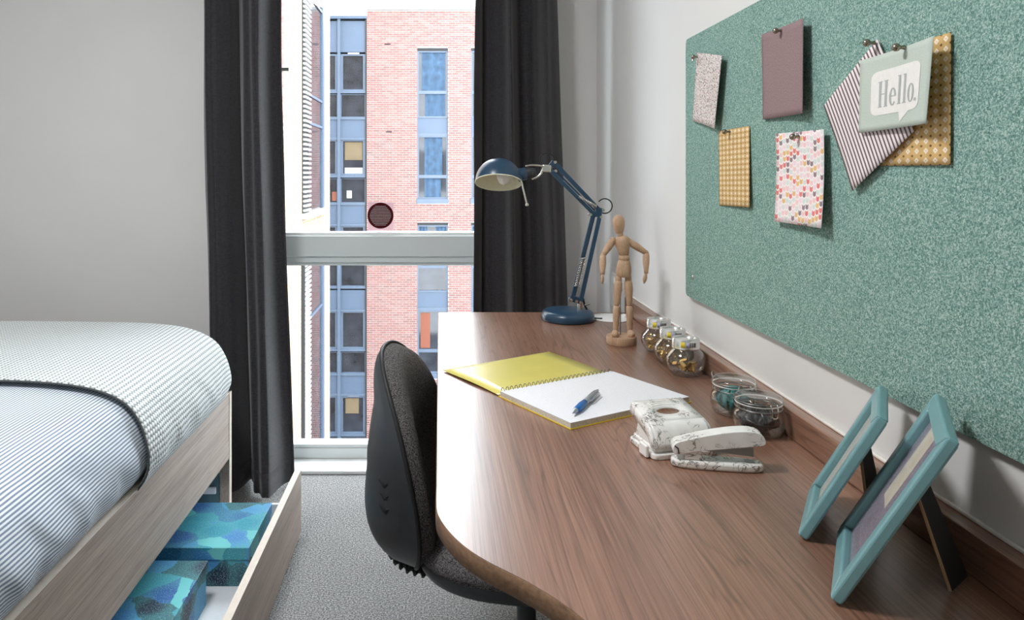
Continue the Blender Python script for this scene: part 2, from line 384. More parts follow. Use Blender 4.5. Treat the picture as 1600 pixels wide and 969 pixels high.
    def build(s, name, mat, parent=None, smooth=None, bevel=0.0, seg=2, solid=0.0, sub=0, kind=None):
        o = bpy.data.objects.new(name, s.mesh(name, mat, smooth)); COL.objects.link(o)
        if solid:
            md = o.modifiers.new('solid', 'SOLIDIFY'); md.thickness = solid; md.offset = 0
        if bevel:
            md = o.modifiers.new('bevel', 'BEVEL'); md.width = bevel; md.segments = seg; md.limit_method = 'ANGLE'; md.angle_limit = 0.6
        if sub:
            md = o.modifiers.new('sub', 'SUBSURF'); md.levels = sub; md.render_levels = sub
        if parent is not None: attach(o, parent)
        if kind: o['kind'] = kind
        return o

WORLD = {}
def attach(o, parent):
    """parent with the mesh kept in world coordinates, unless the parent is a local-frame thing"""
    o.parent = parent
    if parent.name in WORLD: o.matrix_parent_inverse = WORLD[parent.name].inverted()
def tag(o, label=None, cat=None, group=None, kind=None):
    for k_, v_ in (('label', label), ('category', cat), ('group', group), ('kind', kind)):
        if v_: o[k_] = v_
    return o
def thing(name, label, cat, loc=(0, 0, 0), rotz=0.0, group=None, local=False):
    o = bpy.data.objects.new(name, None); COL.objects.link(o); o.location = loc; o.rotation_euler = (0, 0, rotz); o.empty_display_size = 0.05
    if not local: WORLD[o.name] = Matrix.Translation(loc) @ Matrix.Rotation(rotz, 4, 'Z')
    return tag(o, label, cat, group)
def dup(root, loc, rotz=None, label=None):
    r = root.copy(); COL.objects.link(r); r.location = loc
    if rotz is not None: r.rotation_euler = (0, 0, rotz)
    if label: r['label'] = label
    for ch in list(root.children):
        c_ = ch.copy(); COL.objects.link(c_); c_.parent = r; c_.matrix_parent_inverse = ch.matrix_parent_inverse.copy()
        for g_ in list(ch.children):
            d_ = g_.copy(); COL.objects.link(d_); d_.parent = c_; d_.matrix_parent_inverse = g_.matrix_parent_inverse.copy()
    return r
def struct(o): o['kind'] = 'structure'; return o
def at(px, py, Y): return Vector(((px - VX) * Y / F, Y, H - (py - VY) * Y / F))
def on_z(px, py, z=0.74):
    Y = (H - z) * F / (py - VY); return Vector(((px - VX) * Y / F, Y, z))
def on_x(px, py, x):
    Y = x * F / (px - VX); return Vector((x, Y, H - (py - VY) * Y / F))
def catmull(pts, n=6):
    out = []
    for i in range(len(pts) - 1):
        p0, p1, p2, p3 = pts[max(i - 1, 0)], pts[i], pts[i + 1], pts[min(i + 2, len(pts) - 1)]
        for k in range(n):
            t = k / n
            out.append(tuple(0.5 * (2 * b + (c - a) * t + (2 * a - 5 * b + 4 * c - d) * t * t + (3 * b - a - 3 * c + d) * t ** 3) for a, b, c, d in zip(p0, p1, p2, p3)))
    out.append(tuple(pts[-1])); return out
def interp(tab, x):
    if x <= tab[0][0]: return tab[0][1]
    for (a, b), (c, d) in zip(tab, tab[1:]):
        if x <= c: return b + (d - b) * (x - a) / (c - a)
    return tab[-1][1]

# ------------------------------------------------------------------ room shell
XR, XL, YW, YB, ZC = 0.617, -1.95, 2.805, -1.35, 2.42
WX0, WX1, WZ1 = -0.705, 0.27, 2.30                   # window opening
struct(MB().box(XL - .15, XR + .15, YB - .15, YW, -0.12, 0).build('floor', 'carpet'))
struct(MB().box(XL - .15, XR + .15, YB - .15, YW + .3, ZC, ZC + .15).build('ceiling', 'ceiling_paint'))
struct(MB().box(XR, XR + .15, YB - .15, YW + .3, -.12, ZC).build('wall_right', 'wall_paint'))
struct(MB().box(XL - .15, XL, YB - .15, YW + .3, -.12, ZC).build('wall_left', 'wall_paint'))
struct(MB().box(XL, XR, YB - .15, YB, 0, ZC).build('wall_back', 'wall_paint'))
w = MB(); w.box(XL, WX0, YW, YW + .3, -.12, ZC); w.box(WX1, XR, YW, YW + .3, -.12, ZC); w.box(WX0, WX1, YW, YW + .3, WZ1, ZC); w.box(WX0, WX1, YW, YW + .3, -.12, 0.0)
struct(w.build('wall_window', 'wall_paint'))
struct(MB().box(WX0, WX1, YW - .004, 2.93, 0.0, 0.014).build('trim_1', 'sill_white', bevel=.003))
# plain door in the wall behind the camera
dr = struct(MB().box(-1.25, -.42, YB, YB + .04, 0.005, 2.05).build('door_1', 'door_white', bevel=.004))
MB().rod((-.52, YB + .04, 1.0), (-.52, YB + .085, 1.0), .009).rod((-.52, YB + .08, 1.0), (-.64, YB + .08, 1.0), .009).build('door_handle', 'chrome', dr, smooth=.6)

# window: frame, transom, panes, handle
win = bpy.data.objects.new('window_1', None); COL.objects.link(win); win.location = (-.2, 2.95, 0.014); WORLD['window_1'] = Matrix.Translation(win.location); struct(win)
Y0, Y1 = 2.92, 2.99
fr = MB(); fr.box(WX0, WX0 + .035, Y0, Y1, .014, WZ1); fr.box(WX1 - .035, WX1, Y0, Y1, .014, WZ1); fr.box(WX0 + .035, WX1 - .035, Y0, Y1, WZ1 - .05, WZ1)
fr.box(WX0 + .035, WX1 - .035, Y0, Y1, .014, .058); fr.build('window_frame', 'window_white', win, bevel=.004)
MB().box(WX0 + .035, WX1 - .035, Y0 + .004, Y1, .058, .072).build('glazing_bead', 'window_white', win, bevel=.003)
MB().box(WX0 + .035, WX1 - .035, Y0 - .012, Y1, .842, .928).build('transom', 'window_white', win, bevel=.003)
MB().box(WX0 + .035, WX1 - .035, Y0 - .004, Y1, .818, .842).build('transom_ledge', 'window_white', win, bevel=.003)
MB().box(WX0 + .035, WX1 - .035, Y0 + .006, Y1, .804, .818).build('glazing_bead', 'window_white', win, bevel=.002)
MB().box(WX0 + .035, WX1 - .035, Y0 + .002, Y1, .928, .940).build('glazing_bead', 'sill_white', win, bevel=.002)
MB().box(WX0 + .033, WX1 - .033, 2.955, 2.963, .06, .812).build('pane', 'pane_glass', win)
MB().box(WX0 + .033, WX1 - .033, 2.955, 2.963, .93, WZ1 - .045).build('pane', 'pane_glass', win)
MB().box(WX0 + .035, WX0 + .045, Y0 - .002, Y0 + .03, .94, WZ1 - .05).build('sash_seal', 'handle_grey', win)
hd = MB(); hd.box(-.672, -.606, 2.868, 2.884, 1.594, 1.609); hd.build('window_handle', 'handle_grey', win, bevel=.004)
MB().box(-.690, -.668, 2.87, 2.92, 1.575, 1.628).build('handle_plate', 'handle_grey', win, bevel=.003)

# ------------------------------------------------------------------ buildings outside
YF = 24.4
def fx(px): return (px - VX) * YF / F
def fz(py): return H - (py - VY) * YF / F
struct(MB().box(-40, 40, 4, 60, -9.3, -9.0).build('ground', 'asphalt'))
far = thing('brick_building', 'red brick building with two-storey blue framed windows seen through the window', 'building', (0, YF, -9))
bx0, bx1, bz1 = fx(573), 5.6, fz(16)
holes = []
tops = [fz(75 - 273 * 0), fz(348), fz(621)]
sx0, sx1 = fx(652), fx(700)
for cx in (0.0, fx(736) - fx(652)):                  # second strip starts just behind the right curtain
    for tz in tops: holes.append((sx0 + cx, sx1 + cx, tz - 243 * YF / F, tz))
wl = MB(); xs = sorted({bx0, bx1} | {h[0] for h in holes} | {h[1] for h in holes}); zs = sorted({-9.0, bz1} | {h[2] for h in holes} | {h[3] for h in holes})
def inhole(x, z): return any(h[0] < x < h[1] and h[2] < z < h[3] for h in holes)
for xa, xb in zip(xs, xs[1:]):
    for za, zb in zip(zs, zs[1:]):
        if not inhole((xa + xb) / 2, (za + zb) / 2): wl.box(xa, xb, YF + .012, YF + .35, za, zb)
wall = wl.build('wall', 'mortar', far)
MB().box(bx0 + .001, bx1, YF - .06, YF + .4, bz1, bz1 + .12).build('coping', 'coping', far)
rest = MB(); singles = []; row = 0; z = -9.0
while z < bz1 - .07:
    x = bx0 - (0.1125 if row % 2 else 0)
    while x < bx1 - .05:
        xa, xb = max(x, bx0), min(x + .210, bx1)
        parts_ = [(xa, xb)]
        for h in holes:
            if h[2] - .03 < z + .03 < h[3] + .02:
                new = []
                for a, b in parts_:
                    if b <= h[0] or a >= h[1]: new.append((a, b))
                    else:
                        if a < h[0]: new.append((a, h[0]))
                        if b > h[1]: new.append((h[1], b))
                parts_ = new
        for a, b in parts_:
            if b - a > .03:
                full = b - a > .2
                if full and fx(573) < a and b < fx(653) and fz(362) < z < fz(200) and len(singles) < 300: singles.append((a, z))
                else: rest.box(a, b, YF, YF + .02, z, z + .0585)
        x += .225
    z += .075; row += 1
rest.build('brickwork', 'brick_joined', wall, kind='stuff')
bme = MB().box(0, .210, 0, .02, 0, .0585).mesh('brick', 'brick_single')
for a, z in singles:
    o = bpy.data.objects.new('brick', bme); COL.objects.link(o); o.location = (a, YF, z); o.parent = wall
    o.matrix_parent_inverse = Matrix.Identity(4)
# brick objects live in the wall's own frame; the wall mesh itself is in world coordinates with the thing's inverse
def far_window(x0, x1, za, zb, parent, mat='far_glass', curtain=None, inner=None):
    y = YF + .12; t = .055
    f_ = MB(); f_.box(x0, x0 + t, y - .05, y + .03, za, zb); f_.box(x1 - t, x1, y - .05, y + .03, za, zb); f_.box(x0 + t, x1 - t, y - .05, y + .03, zb - t, zb); f_.box(x0 + t, x1 - t, y - .05, y + .03, za, za + t)
    wo = f_.build('window', 'frame_bluegrey', parent)
    g_ = MB().box(x0 + t, x1 - t, y, y + .02, za + t, zb - t).build('pane', mat, None); g_.parent = wo
    if curtain:
        for (ca, cb) in curtain:
            cu = MB(); wdt = (x1 - x0 - 2 * t); a0 = x0 + t + ca * wdt; a1 = x0 + t + cb * wdt; n_ = 10
            cu.grid(n_ * 2, 1, lambda u, v: (a0 + (a1 - a0) * u, y - .012 + .012 * math.sin(u * PI * 5), za + t + (zb - za - 2 * t) * v))
            co_ = cu.build('window_curtain', 'far_curtain', None, smooth=3); co_.parent = wo
    return wo
P_ = YF / F
for ci, cx in enumerate((0.0, fx(736) - fx(652))):
    for ti, tz in enumerate(tops):
        X0, X1 = sx0 + cx, sx1 + cx
        MB().box(X0, X1, YF + .05, YF + .2, tz - 4 * P_, tz).build('lintel', 'louvre_dark', far)
        far_window(X0, X1, tz - 69 * P_, tz - 4 * P_, far, curtain=[(.1, .95)] if ti == 0 else ([(.0, .3), (.62, 1)] if ti == 1 else None))
        far_window(X0, X1, tz - 109 * P_, tz - 69 * P_, far, curtain=[(.22, .95)] if ti == 0 else None)
        MB().box(X0, X1, YF + .09, YF + .2, tz - 136 * P_, tz - 109 * P_).build('spandrel_panel', 'panel_blue', far)
        MB().box(X0, X1, YF + .06, YF + .1, tz - 137.5 * P_, tz - 133 * P_).build('rail', 'frame_bluegrey', far)
        far_window(X0, X1, tz - 201 * P_, tz - 137 * P_, far, curtain=[(.2, .85)] if ti == 0 else None)
        far_window(X0, X1, tz - 236 * P_, tz - 201 * P_, far, curtain=[(.2, .8)] if ti == 0 else None)
        MB().box(X0 - .02, X1 + .02, YF - .03, YF + .2, tz - 243 * P_, tz - 236 * P_).build('sill', 'frame_bluegrey', far)
# warm things in the lower right window: a brown blind and a plant on the ledge
MB().box(fx(657), fx(672), YF + .105, YF + .118, fz(545), fz(490)).build('blind', 'far_orange', far)
# dark brick vents
for (vx_, vy_) in ((601, 68), (603, 205)):
    MB().box(fx(vx_), fx(vx_ + 9), YF - .004, YF + .01, fz(vy_ + 2), fz(vy_)).build('air_brick', 'room_dark', far)

bay = thing('glazed_bay', 'blue grey glazed stair bay joined to the left end of the brick building', 'building', (fx(540), YF, -9))
gx0, gx1, gt = fx(470), bx0, fz(29)
MB().box(gx0, gx1, YF + .25, YF + .6, -9, gt).build('backing', 'room_dark', bay)
MB().box(gx0, gx1, YF - .02, YF + .6, gt, gt + .10).build('cap', 'panel_blue', bay)
MB().box(gx1 - .05, gx1, YF + .02, YF + .25, -9, gt).build('edge_shadow_strip', 'louvre_dark', bay)  # near-black strip paints the shadow along the glazing's recessed right edge
mx0, mx1 = fx(527), fx(531.5)
lev = [(32, 81, 'panel')]
y_ = 81
rows_ = [('win', 84, 142), ('low', 147, 183), ('panel', 186, 215), ('win', 218, 274), ('low', 279, 317), ('panel', 320, 350), ('win', 353, 409), ('low', 414, 448), ('panel', 454, 484), ('win', 487, 546), ('low', 551, 584), ('panel', 588, 616), ('win', 620, 679), ('low', 684, 716)]
MB().box(mx0, mx1, YF + .02, YF + .14, -9, gt).build('mullion', 'frame_bluegrey', bay)
MB().box(fx(496), fx(500), YF + .02, YF + .14, -9, gt).build('mullion', 'frame_bluegrey', bay)
cols = [(fx(500), mx0), (mx1, gx1 - .05)]
for (a, b) in cols: MB().box(a, b, YF + .08, YF + .2, fz(81), fz(32)).build('spandrel_panel', 'panel_blue', bay)
for kind_, ya, yb in rows_:
    for ci, (a, b) in enumerate(cols):
        if kind_ == 'panel': MB().box(a, b, YF + .08, YF + .2, fz(yb), fz(ya)).build('spandrel_panel', 'panel_blue', bay)
        else:
            t = .085 if kind_ == 'win' else .03
            f_ = MB(); za, zb = fz(yb), fz(ya); y = YF + .08
            f_.box(a, a + t, y, y + .1, za, zb); f_.box(b - t, b, y, y + .1, za, zb); f_.box(a + t, b - t, y, y + .1, zb - t * .7, zb); f_.box(a + t, b - t, y, y + .1, za, za + t * .7)
            wo = f_.build('window', 'frame_bluegrey', bay)
            gg = MB().box(a + t, b - t, y + .05, y + .07, za + t * .7, zb - t * .7).build('pane', 'far_glass', None); gg.parent = wo
            if kind_ == 'win' and ci == 1:
                vv = MB().box(a + .3 * (b - a), a + .75 * (b - a), y - .03, y, zb - .005, zb + .045).build('vent', 'far_white', None); vv.parent = wo
    for yy in ((ya + yb) / 2,): pass
    MB().box(gx0, gx1 - .05, YF + .04, YF + .16, fz(yb + 3.5), fz(yb)).build('rail', 'frame_bluegrey', bay)
# blinds and things seen behind the bay's panes
for (xa, xb, ya, yb, mt) in ((538, 566, 222, 250, 'far_cream'), (538, 566, 262, 272, 'far_white'), (518, 526, 300, 314, 'far_orange'), (539, 560, 624, 648, 'far_cream'), (541, 549, 298, 310, 'far_white')):
    MB().box(fx(xa), fx(xb), YF + .118, YF + .128, fz(yb), fz(ya)).build('blind', mt, bay)

# projecting wing on the left
XWG = -3.04
wing = thing('cream_wing', 'sunlit cream brick wing with louvres and tall windows, beside the left curtain', 'building', (XWG, 16, -9))
MB().box(-9, XWG, 13.92, 19.75, -9, 12).build('wing_wall', 'cream_brick', wing)
fb = MB(); MB_m = MB().box(-3.75, XWG + .002, 13.9, 13.93, -7, 9).build('front_pier', 'mortar', wing)
z = -7.0; r_ = 0
while z < 8.9:
    for k in range(-1, 4):
        a = XWG + .004 - .215 * (k + 1) - (0.11 if r_ % 2 else 0); b = a + .205
        a = max(a, -3.75); b = min(b, XWG + .004)
        if b - a > .03: fb.box(a, b, 13.88, 13.91, z, z + .065)
    z += .075; r_ += 1
fbo = fb.build('brickwork', 'brick_joined', None, kind='stuff'); fbo.parent = MB_m
def side(ya, yb, za, zb, d0, d1): return MB().box(XWG + d0, XWG + d1, ya, yb, za, zb)
side(15.66, 15.70, -7, -.55, 0, .08).build('downpipe', 'louvre_dark', wing)
for (za, zb) in ((.26, 9.0), (-6.0, -.55)):
    side(15.74, 18.6, za - .12, za, 0, .16).build('sill', 'louvre_pale', wing)
    side(16.45, 18.2, za, zb, 0, .02).build('pane', 'far_glass', wing)
    side(18.2, 18.45, za, zb, 0, .06).build('window_post', 'panel_blue', wing)
    lv = side(15.74, 16.42, za, zb, 0, .03).build('louvre', 'louvre_dark', wing)
    zz = za + .04; sl = MB().box(0, .07, 0, .68, 0, .045).mesh('slat', 'louvre_pale')
    while zz < min(zb, 6.4) - .05:
        o = bpy.data.objects.new('slat', sl); COL.objects.link(o); o.location = (XWG + .02, 15.74, zz); o.parent = lv
        zz += .105
for zz in (5.25, 2.96, 2.31, -2.2):
    side(16.42, 18.45, zz - .03, zz + .03, 0, .05).build('window_bar', 'frame_bluegrey', wing)

# ------------------------------------------------------------------ round notice on the glass
st = thing('window_sticker', 'round maroon notice with lines of tiny white print stuck on the window pane', 'sticker', (at(594, 358, 2.952)))
Ys = 2.9535
a = at(575, 359.5, Ys); b = at(615, 316, Ys)
c = at(594.5, 337, Ys); R = 20.3 * Ys / F
bk = MB(); vs = []                                   # square film with the round notice let into it
for k in range(48):
    t = 2 * PI * k / 48 + PI / 4; cx_, sx_ = math.cos(t), math.sin(t); e_ = 1 / max(abs(cx_), abs(sx_))
    ox = c.x + cx_ * e_ * ((b.x - c.x) if cx_ > 0 else (c.x - a.x)); oz = c.z + sx_ * e_ * ((b.z - c.z) if sx_ > 0 else (c.z - a.z))
    vs += [(c.x + R * cx_, Ys, c.z + R * sx_), (ox, Ys, oz)]
bk.add(vs, [(2 * k, 2 * k + 1, (2 * k + 3) % 96, (2 * k + 2) % 96) for k in range(48)]).build('backing', 'sticker_pink', st)
ring = MB(); ring.lathe([(R, 0), (R, .0008)], 48, M4=Matrix.Translation((c.x, Ys, c.z)) @ Matrix.Rotation(PI / 2, 4, 'X')); ring.build('disc', 'sticker_maroon', st)
ink = MB(); random.seed(3)
for k in range(13):
    zz = R * (0.72 - k * .12); hw = math.sqrt(max(0, R * R - zz * zz)) * (.5 + .32 * math.sin(PI * (k + 1.5) / 15))
    x = -hw
    while x < hw:
        wd = random.uniform(.003, .007); e = min(x + wd, hw)
        ink.box(c.x + x, c.x + e, Ys - .0016, Ys - .0009, c.z + zz - .0007, c.z + zz + .0007); x = e + .0011
ink.build('small_print', 'sticker_ink', st, kind='stuff')

# ------------------------------------------------------------------ curtains
def curtain(name, label, ledge, redge, nf, amp, seed, folds):
    root = thing(name, label, 'curtain', ((ledge[-1][1] + redge[-1][1]) / 2, 2.64, .012))
    def fn(u, v):
        zz = 2.36 + (.012 - 2.36) * v
        a, b = interp(ledge, v), interp(redge, v)
        ph = sum(A * math.sin(2 * PI * (fq * u + p0 + .05 * math.sin(3 * v + p0))) for A, fq, p0 in folds)
        wob = .006 * mnoise.noise(Vector((u * 5 + seed, v * 4, 0)))
        env = min(1.0, .65 + .35 * v)
        return (a + (b - a) * (u + .018 * math.sin(2 * PI * (nf * u + .2))) + wob, 2.645 - amp * ph * env + wob, zz)
    MB().grid(180, 70, fn).build('drape', 'curtain_cloth', root, smooth=3, solid=.003)
    def hem(u, v):
        p = fn(u, 1 - v * .035); return (p[0], p[1] - .0035, p[2])
    MB().grid(180, 3, hem).build('hem', 'curtain_cloth', root, smooth=3, solid=.002)
    def tape(u, v):
        p = fn(u, v * .04); return (p[0], p[1] - .0035, p[2])
    MB().grid(180, 3, tape).build('heading_tape', 'curtain_cloth', root, smooth=3, solid=.002)
    return root
V = lambda y: (2.36 - (H - (y - VY) * 2.64 / F)) / 2.348      # drape parameter at picture row y
k_ = 2.64 / F
curtain('window_curtain', 'dark charcoal curtain hanging beside the bed', [(0, (317 - VX) * k_), (V(300), (322 - VX) * k_), (V(480), (328 - VX) * k_), (1, (333 - VX) * k_)],
        [(0, (428 - VX) * k_), (V(110), (433 - VX) * k_), (V(360), (438 - VX) * k_), (V(600), (446 - VX) * k_), (1, (451 - VX) * k_)], 3, .072, 1.0,
        [(1.0, 1.75, -.01), (.25, 3.9, .1), (.1, 8.3, .5)])
curtain('window_curtain', 'dark charcoal curtain hanging behind the desk lamp', [(0, (742 - VX) * k_), (V(240), (738 - VX) * k_), (1, (735 - VX) * k_)],
        [(0, (862 - VX) * k_), (V(240), (878 - VX) * k_), (V(480), (886 - VX) * k_), (1, (895 - VX) * k_)], 3, .055, 7.0,
        [(1.0, 2.2, .3), (.3, 4.7, .2), (.12, 9.1, .5)])
MB().rod((-1.0, 2.66, 2.375), (.58, 2.66, 2.375), .012).build('curtain_pole', 'steel', None, smooth=.6)
tag(bpy.data.objects['curtain_pole'], 'thin steel curtain pole above the window', 'curtain pole')

# ------------------------------------------------------------------ desk
desk = thing('desk', 'long walnut-look desk with curved front edge and low upstand along the wall', 'desk', (.3, 1.2, 0))
crv = [(-.004, 1.02), (-.004, .955), (.0012, .9227), (.0145, .886), (.0329, .852), (.0551, .824), (.0793, .800), (.1007, .778), (.1204, .754), (.1325, .737), (.1454, .716), (.172, .665), (.193, .60), (.207, .53), (.214, .45), (.215, .38)]
front = [(.006, 2.281), (-.001, 2.278), (-.004, 2.270)] + catmull(crv, 5) + [(.215, -.6)]
outl = [(XR - .002, 2.281)] + front + [(XR - .002, -.6)]
MB().prism([p for p in outl], .7145, .74).build('worktop', 'desk_wood', desk)
eb = MB(); n = len(front)
vs = []
for i, p in enumerate(front):
    d = Vector((front[min(i + 1, n - 1)][0] - front[max(i - 1, 0)][0], front[min(i + 1, n - 1)][1] - front[max(i - 1, 0)][1])).normalized()
    nx_, ny_ = d.y, -d.x
    for (zz, o_) in ((.7392, .0), (.738, .0014), (.7160, .0014), (.7148, 0)): vs.append((p[0] + nx_ * o_, p[1] + ny_ * o_, zz))
fs = [(i * 4 + k, i * 4 + k + 1, i * 4 + 5 + k, i * 4 + 4 + k) for i in range(n - 1) for k in range(3)]
eb.add(vs, fs).build('edge_band', 'desk_edge', desk, smooth=3)
MB().box(.591, XR - .001, -.6, 2.281, .7402, .788).build('upstand', 'desk_wood', desk, bevel=.002)
MB().box(.611, XR - .0005, -.6, 2.279, .7882, .7925).build('sealant', 'seal_white', desk, bevel=.0015)
MB().box(.10, XR - .002, 2.236, 2.262, 0.001, .7145).build('end_panel', 'desk_wood', desk, bevel=.001)
MB().box(.57, XR - .002, -.6, 2.236, .58, .7145).build('back_rail', 'desk_wood', desk, bevel=.001)
MB().box(.26, XR - .002, -.55, -.525, 0.001, .7145).build('end_panel', 'desk_wood', desk, bevel=.001)

# double socket on the wall past the desk's end
so = thing('wall_socket', 'white double wall socket low on the wall past the desk end', 'socket', (XR, 2.42, .71))
MB().box(XR - .011, XR - .0005, 2.325, 2.53, .715, .835).build('face_plate', 'white_plastic', so, bevel=.003)
for yy in (2.375, 2.475): MB().box(XR - .017, XR - .0105, yy - .014, yy + .014, .80, .824).build('rocker_switch', 'white_plastic', so, bevel=.002)

# ------------------------------------------------------------------ pin board and papers
bd = thing('pin_board', 'large teal felt pin board on the wall above the desk', 'pin board', (XR, 1.0, .887))
def rrect(x0, x1, y0, y1, r, n=5):
    out = []
    for cx, cy, a0 in ((x1 - r, y1 - r, 0), (x0 + r, y1 - r, 90), (x0 + r, y0 + r, 180), (x1 - r, y0 + r, 270)):
        for k in range(n + 1):
            t = math.radians(a0 + 90 * k / n); out.append((cx + r * math.cos(t), cy + r * math.sin(t)))
    return out
pb = MB(); pb.prism(rrect(.15, 1.752, .887, 1.513, .012), -XR + .0008, -XR + .013)
pb.v = [(-z_, x_, y_) for x_, y_, z_ in pb.v]; pb.build('felt_panel', 'board_felt', bd)
XB = XR - .013
for (px, py) in ((1083, 433), (1083, 92)):
    c = on_x(px, py, XB); MB().limb((XB, c.y, c.z), (XB - .003, c.y, c.z), [(0, .0062), (.6, .0058), (1, .003)], 16).build('screw', 'chrome', bd, smooth=.7)

def sheet(name, label, quad, mat, lift, x0, curl=None, cat='paper', ruv=False):
    """paper on the board from four outline corners (top-left, top-right, bottom-right, bottom-left as seen), bulging away from the board by lift(u,v)"""
    q = [on_x(px, py, x0 - lift(a_, b_)) for (px, py), (a_, b_) in zip(quad, ((0, 0), (1, 0), (1, 1), (0, 1)))]
    def fn(u, v):
        p = (q[0] * (1 - u) + q[1] * u) * (1 - v) + (q[3] * (1 - u) + q[2] * u) * v
        d = lift(u, v) if lift else 0.0
        s_ = (x0 - d) / x0
        return (x0 - d, p.y, p.z)
    o = MB().grid(14, 14, fn, lambda u, v: (u, 1 - v)).build(name, mat, None, smooth=3, solid=.0006)
    tag(o, label, cat); return o, fn
X1_ = XB - .0012
LF = lambda a: (lambda u, v: a * (v ** 1.6) + .001)
sheet('paper_card', 'small speckled floral paper pinned nearest the window on the board', [(1089, 82), (1128, 87), (1116, 201), (1082, 189)], 'floral_print', lambda u, v: .001 + .012 * u * u + .004 * v, X1_)
sheet('paper_card', 'plain mauve paper pinned to the board', [(1190, 54), (1255, 28), (1254, 177), (1192, 187)], 'mauve_print', lambda u, v: .001 + .013 * u * u + .003 * v, X1_)
sheet('paper_card', 'tan dotted paper pinned below the mauve and floral ones', [(1123, 205), (1171, 197), (1171, 324), (1124, 321)], 'tan_dots', lambda u, v: .001 + .006 * u * v, X1_)
sheet('paper_card', 'white paper printed with pink and mustard arrows pinned to the board', [(1212, 209), (1287, 202), (1283, 357), (1210, 346)], 'arrow_print', lambda u, v: .001 + .009 * u * u + .009 * v * v, X1_)
sheet('paper_card', 'tan diamond print paper hanging behind the Hello card', [(1380, 84), (1486, 50), (1485, 258), (1374, 259)], 'tan_diamonds', lambda u, v: .0006 + .002 * u, X1_)
sheet('paper_card', 'tilted paper with dark stripes, partly behind the Hello card', [(1287, 165), (1371, 61), (1428, 205), (1332, 298)], 'stripe_print', lambda u, v: .0042 + .004 * v * v, X1_)
hello, hfn = sheet('greeting_card', 'pale sage card with a white speech bubble reading Hello', [(1344, 95), (1459, 56), (1447, 193), (1342, 208)], 'sage_print', lambda u, v: .0085 + .016 * u ** 2 + .003 * v, X1_)
def on_card(u, v, h):
    p = Vector(hfn(u, v)); return (p.x - h, p.y, p.z)
def card_poly(poly, name, mat, h, parent):
    """flat print following the card: polygon in card u,v cut into a fan of small faces"""
    bm = bmesh.new(); f = bm.faces.new([bm.verts.new((x, y, 0)) for x, y in poly])
    bmesh.ops.triangulate(bm, faces=[f]); bmesh.ops.subdivide_edges(bm, edges=bm.edges[:], cuts=2, use_grid_fill=True)
    mb = MB(); bm.verts.index_update(); mb.v = [on_card(v_.co.x, v_.co.y, h) for v_ in bm.verts]; mb.f = [tuple(v_.index for v_ in f_.verts) for f_ in bm.faces]; bm.free()
    o = mb.build(name, mat, None, solid=.0001); o.parent = parent; return o
bub = rrect(.17, .86, .22, .80, .09, 6)
card_poly(bub, 'speech_bubble', 'bubble_white', .0007, hello)
card_poly([(.58, .79), (.735, .79), (.60, .93)], 'bubble_tail', 'bubble_white', .0007, hello)
def ringpoly(cx, cy, rx, ry, wx, wy, a0, a1, n=18):
    o_ = [(cx + rx * math.cos(math.radians(a0 + (a1 - a0) * k / n)), cy + ry * math.sin(math.radians(a0 + (a1 - a0) * k / n))) for k in range(n + 1)]
    i_ = [(cx + (rx - wx) * math.cos(math.radians(a0 + (a1 - a0) * k / n)), cy + (ry - wy) * math.sin(math.radians(a0 + (a1 - a0) * k / n))) for k in range(n + 1)]
    return o_, i_
def letter(shapes, name='letter'):
    mb = MB()
    for s_ in shapes:
        if s_[0] == 'r':
            x0, x1, y0, y1 = s_[1:]; nn = 5
            for k in range(nn):
                ya, yb = y0 + (y1 - y0) * k / nn, y0 + (y1 - y0) * (k + 1) / nn
                mb.add([on_card(x0, ya, .0011), on_card(x1, ya, .0011), on_card(x1, yb, .0011), on_card(x0, yb, .0011)], [(0, 1, 2, 3)])
        else:
            o_, i_ = ringpoly(*s_[1:])
            for k in range(len(o_) - 1):
                mb.add([on_card(*o_[k], .0011), on_card(*o_[k + 1], .0011), on_card(*i_[k + 1], .0011), on_card(*i_[k], .0011)], [(0, 1, 2, 3)])
    o = mb.build(name, 'letter_grey', None, solid=.0001); o.parent = hello
T, Bm, S = .36, .70, .008
letter([('r', .290, .322, T, Bm), ('r', .372, .404, T, Bm), ('r', .322, .372, .525, .537), ('r', .278, .334, T, T + .01), ('r', .360, .416, T, T + .01), ('r', .278, .334, Bm - .01, Bm), ('r', .360, .416, Bm - .01, Bm)])
letter([('e', .487, .59, .05, .115, .028, .018, 40, 360), ('r', .455, .525, .575, .587)])
letter([('r', .565, .595, T - .02, Bm), ('r', .553, .595, T - .02, T - .01), ('r', .553, .607, Bm - .01, Bm)])
letter([('r', .640, .670, T - .02, Bm), ('r', .628, .670, T - .02, T - .01), ('r', .628, .682, Bm - .01, Bm)])
letter([('e', .744, .59, .046, .115, .026, .014, 0, 360)])
letter([('e', .812, .682, .016, .021, .0155, .0205, 0, 360)])

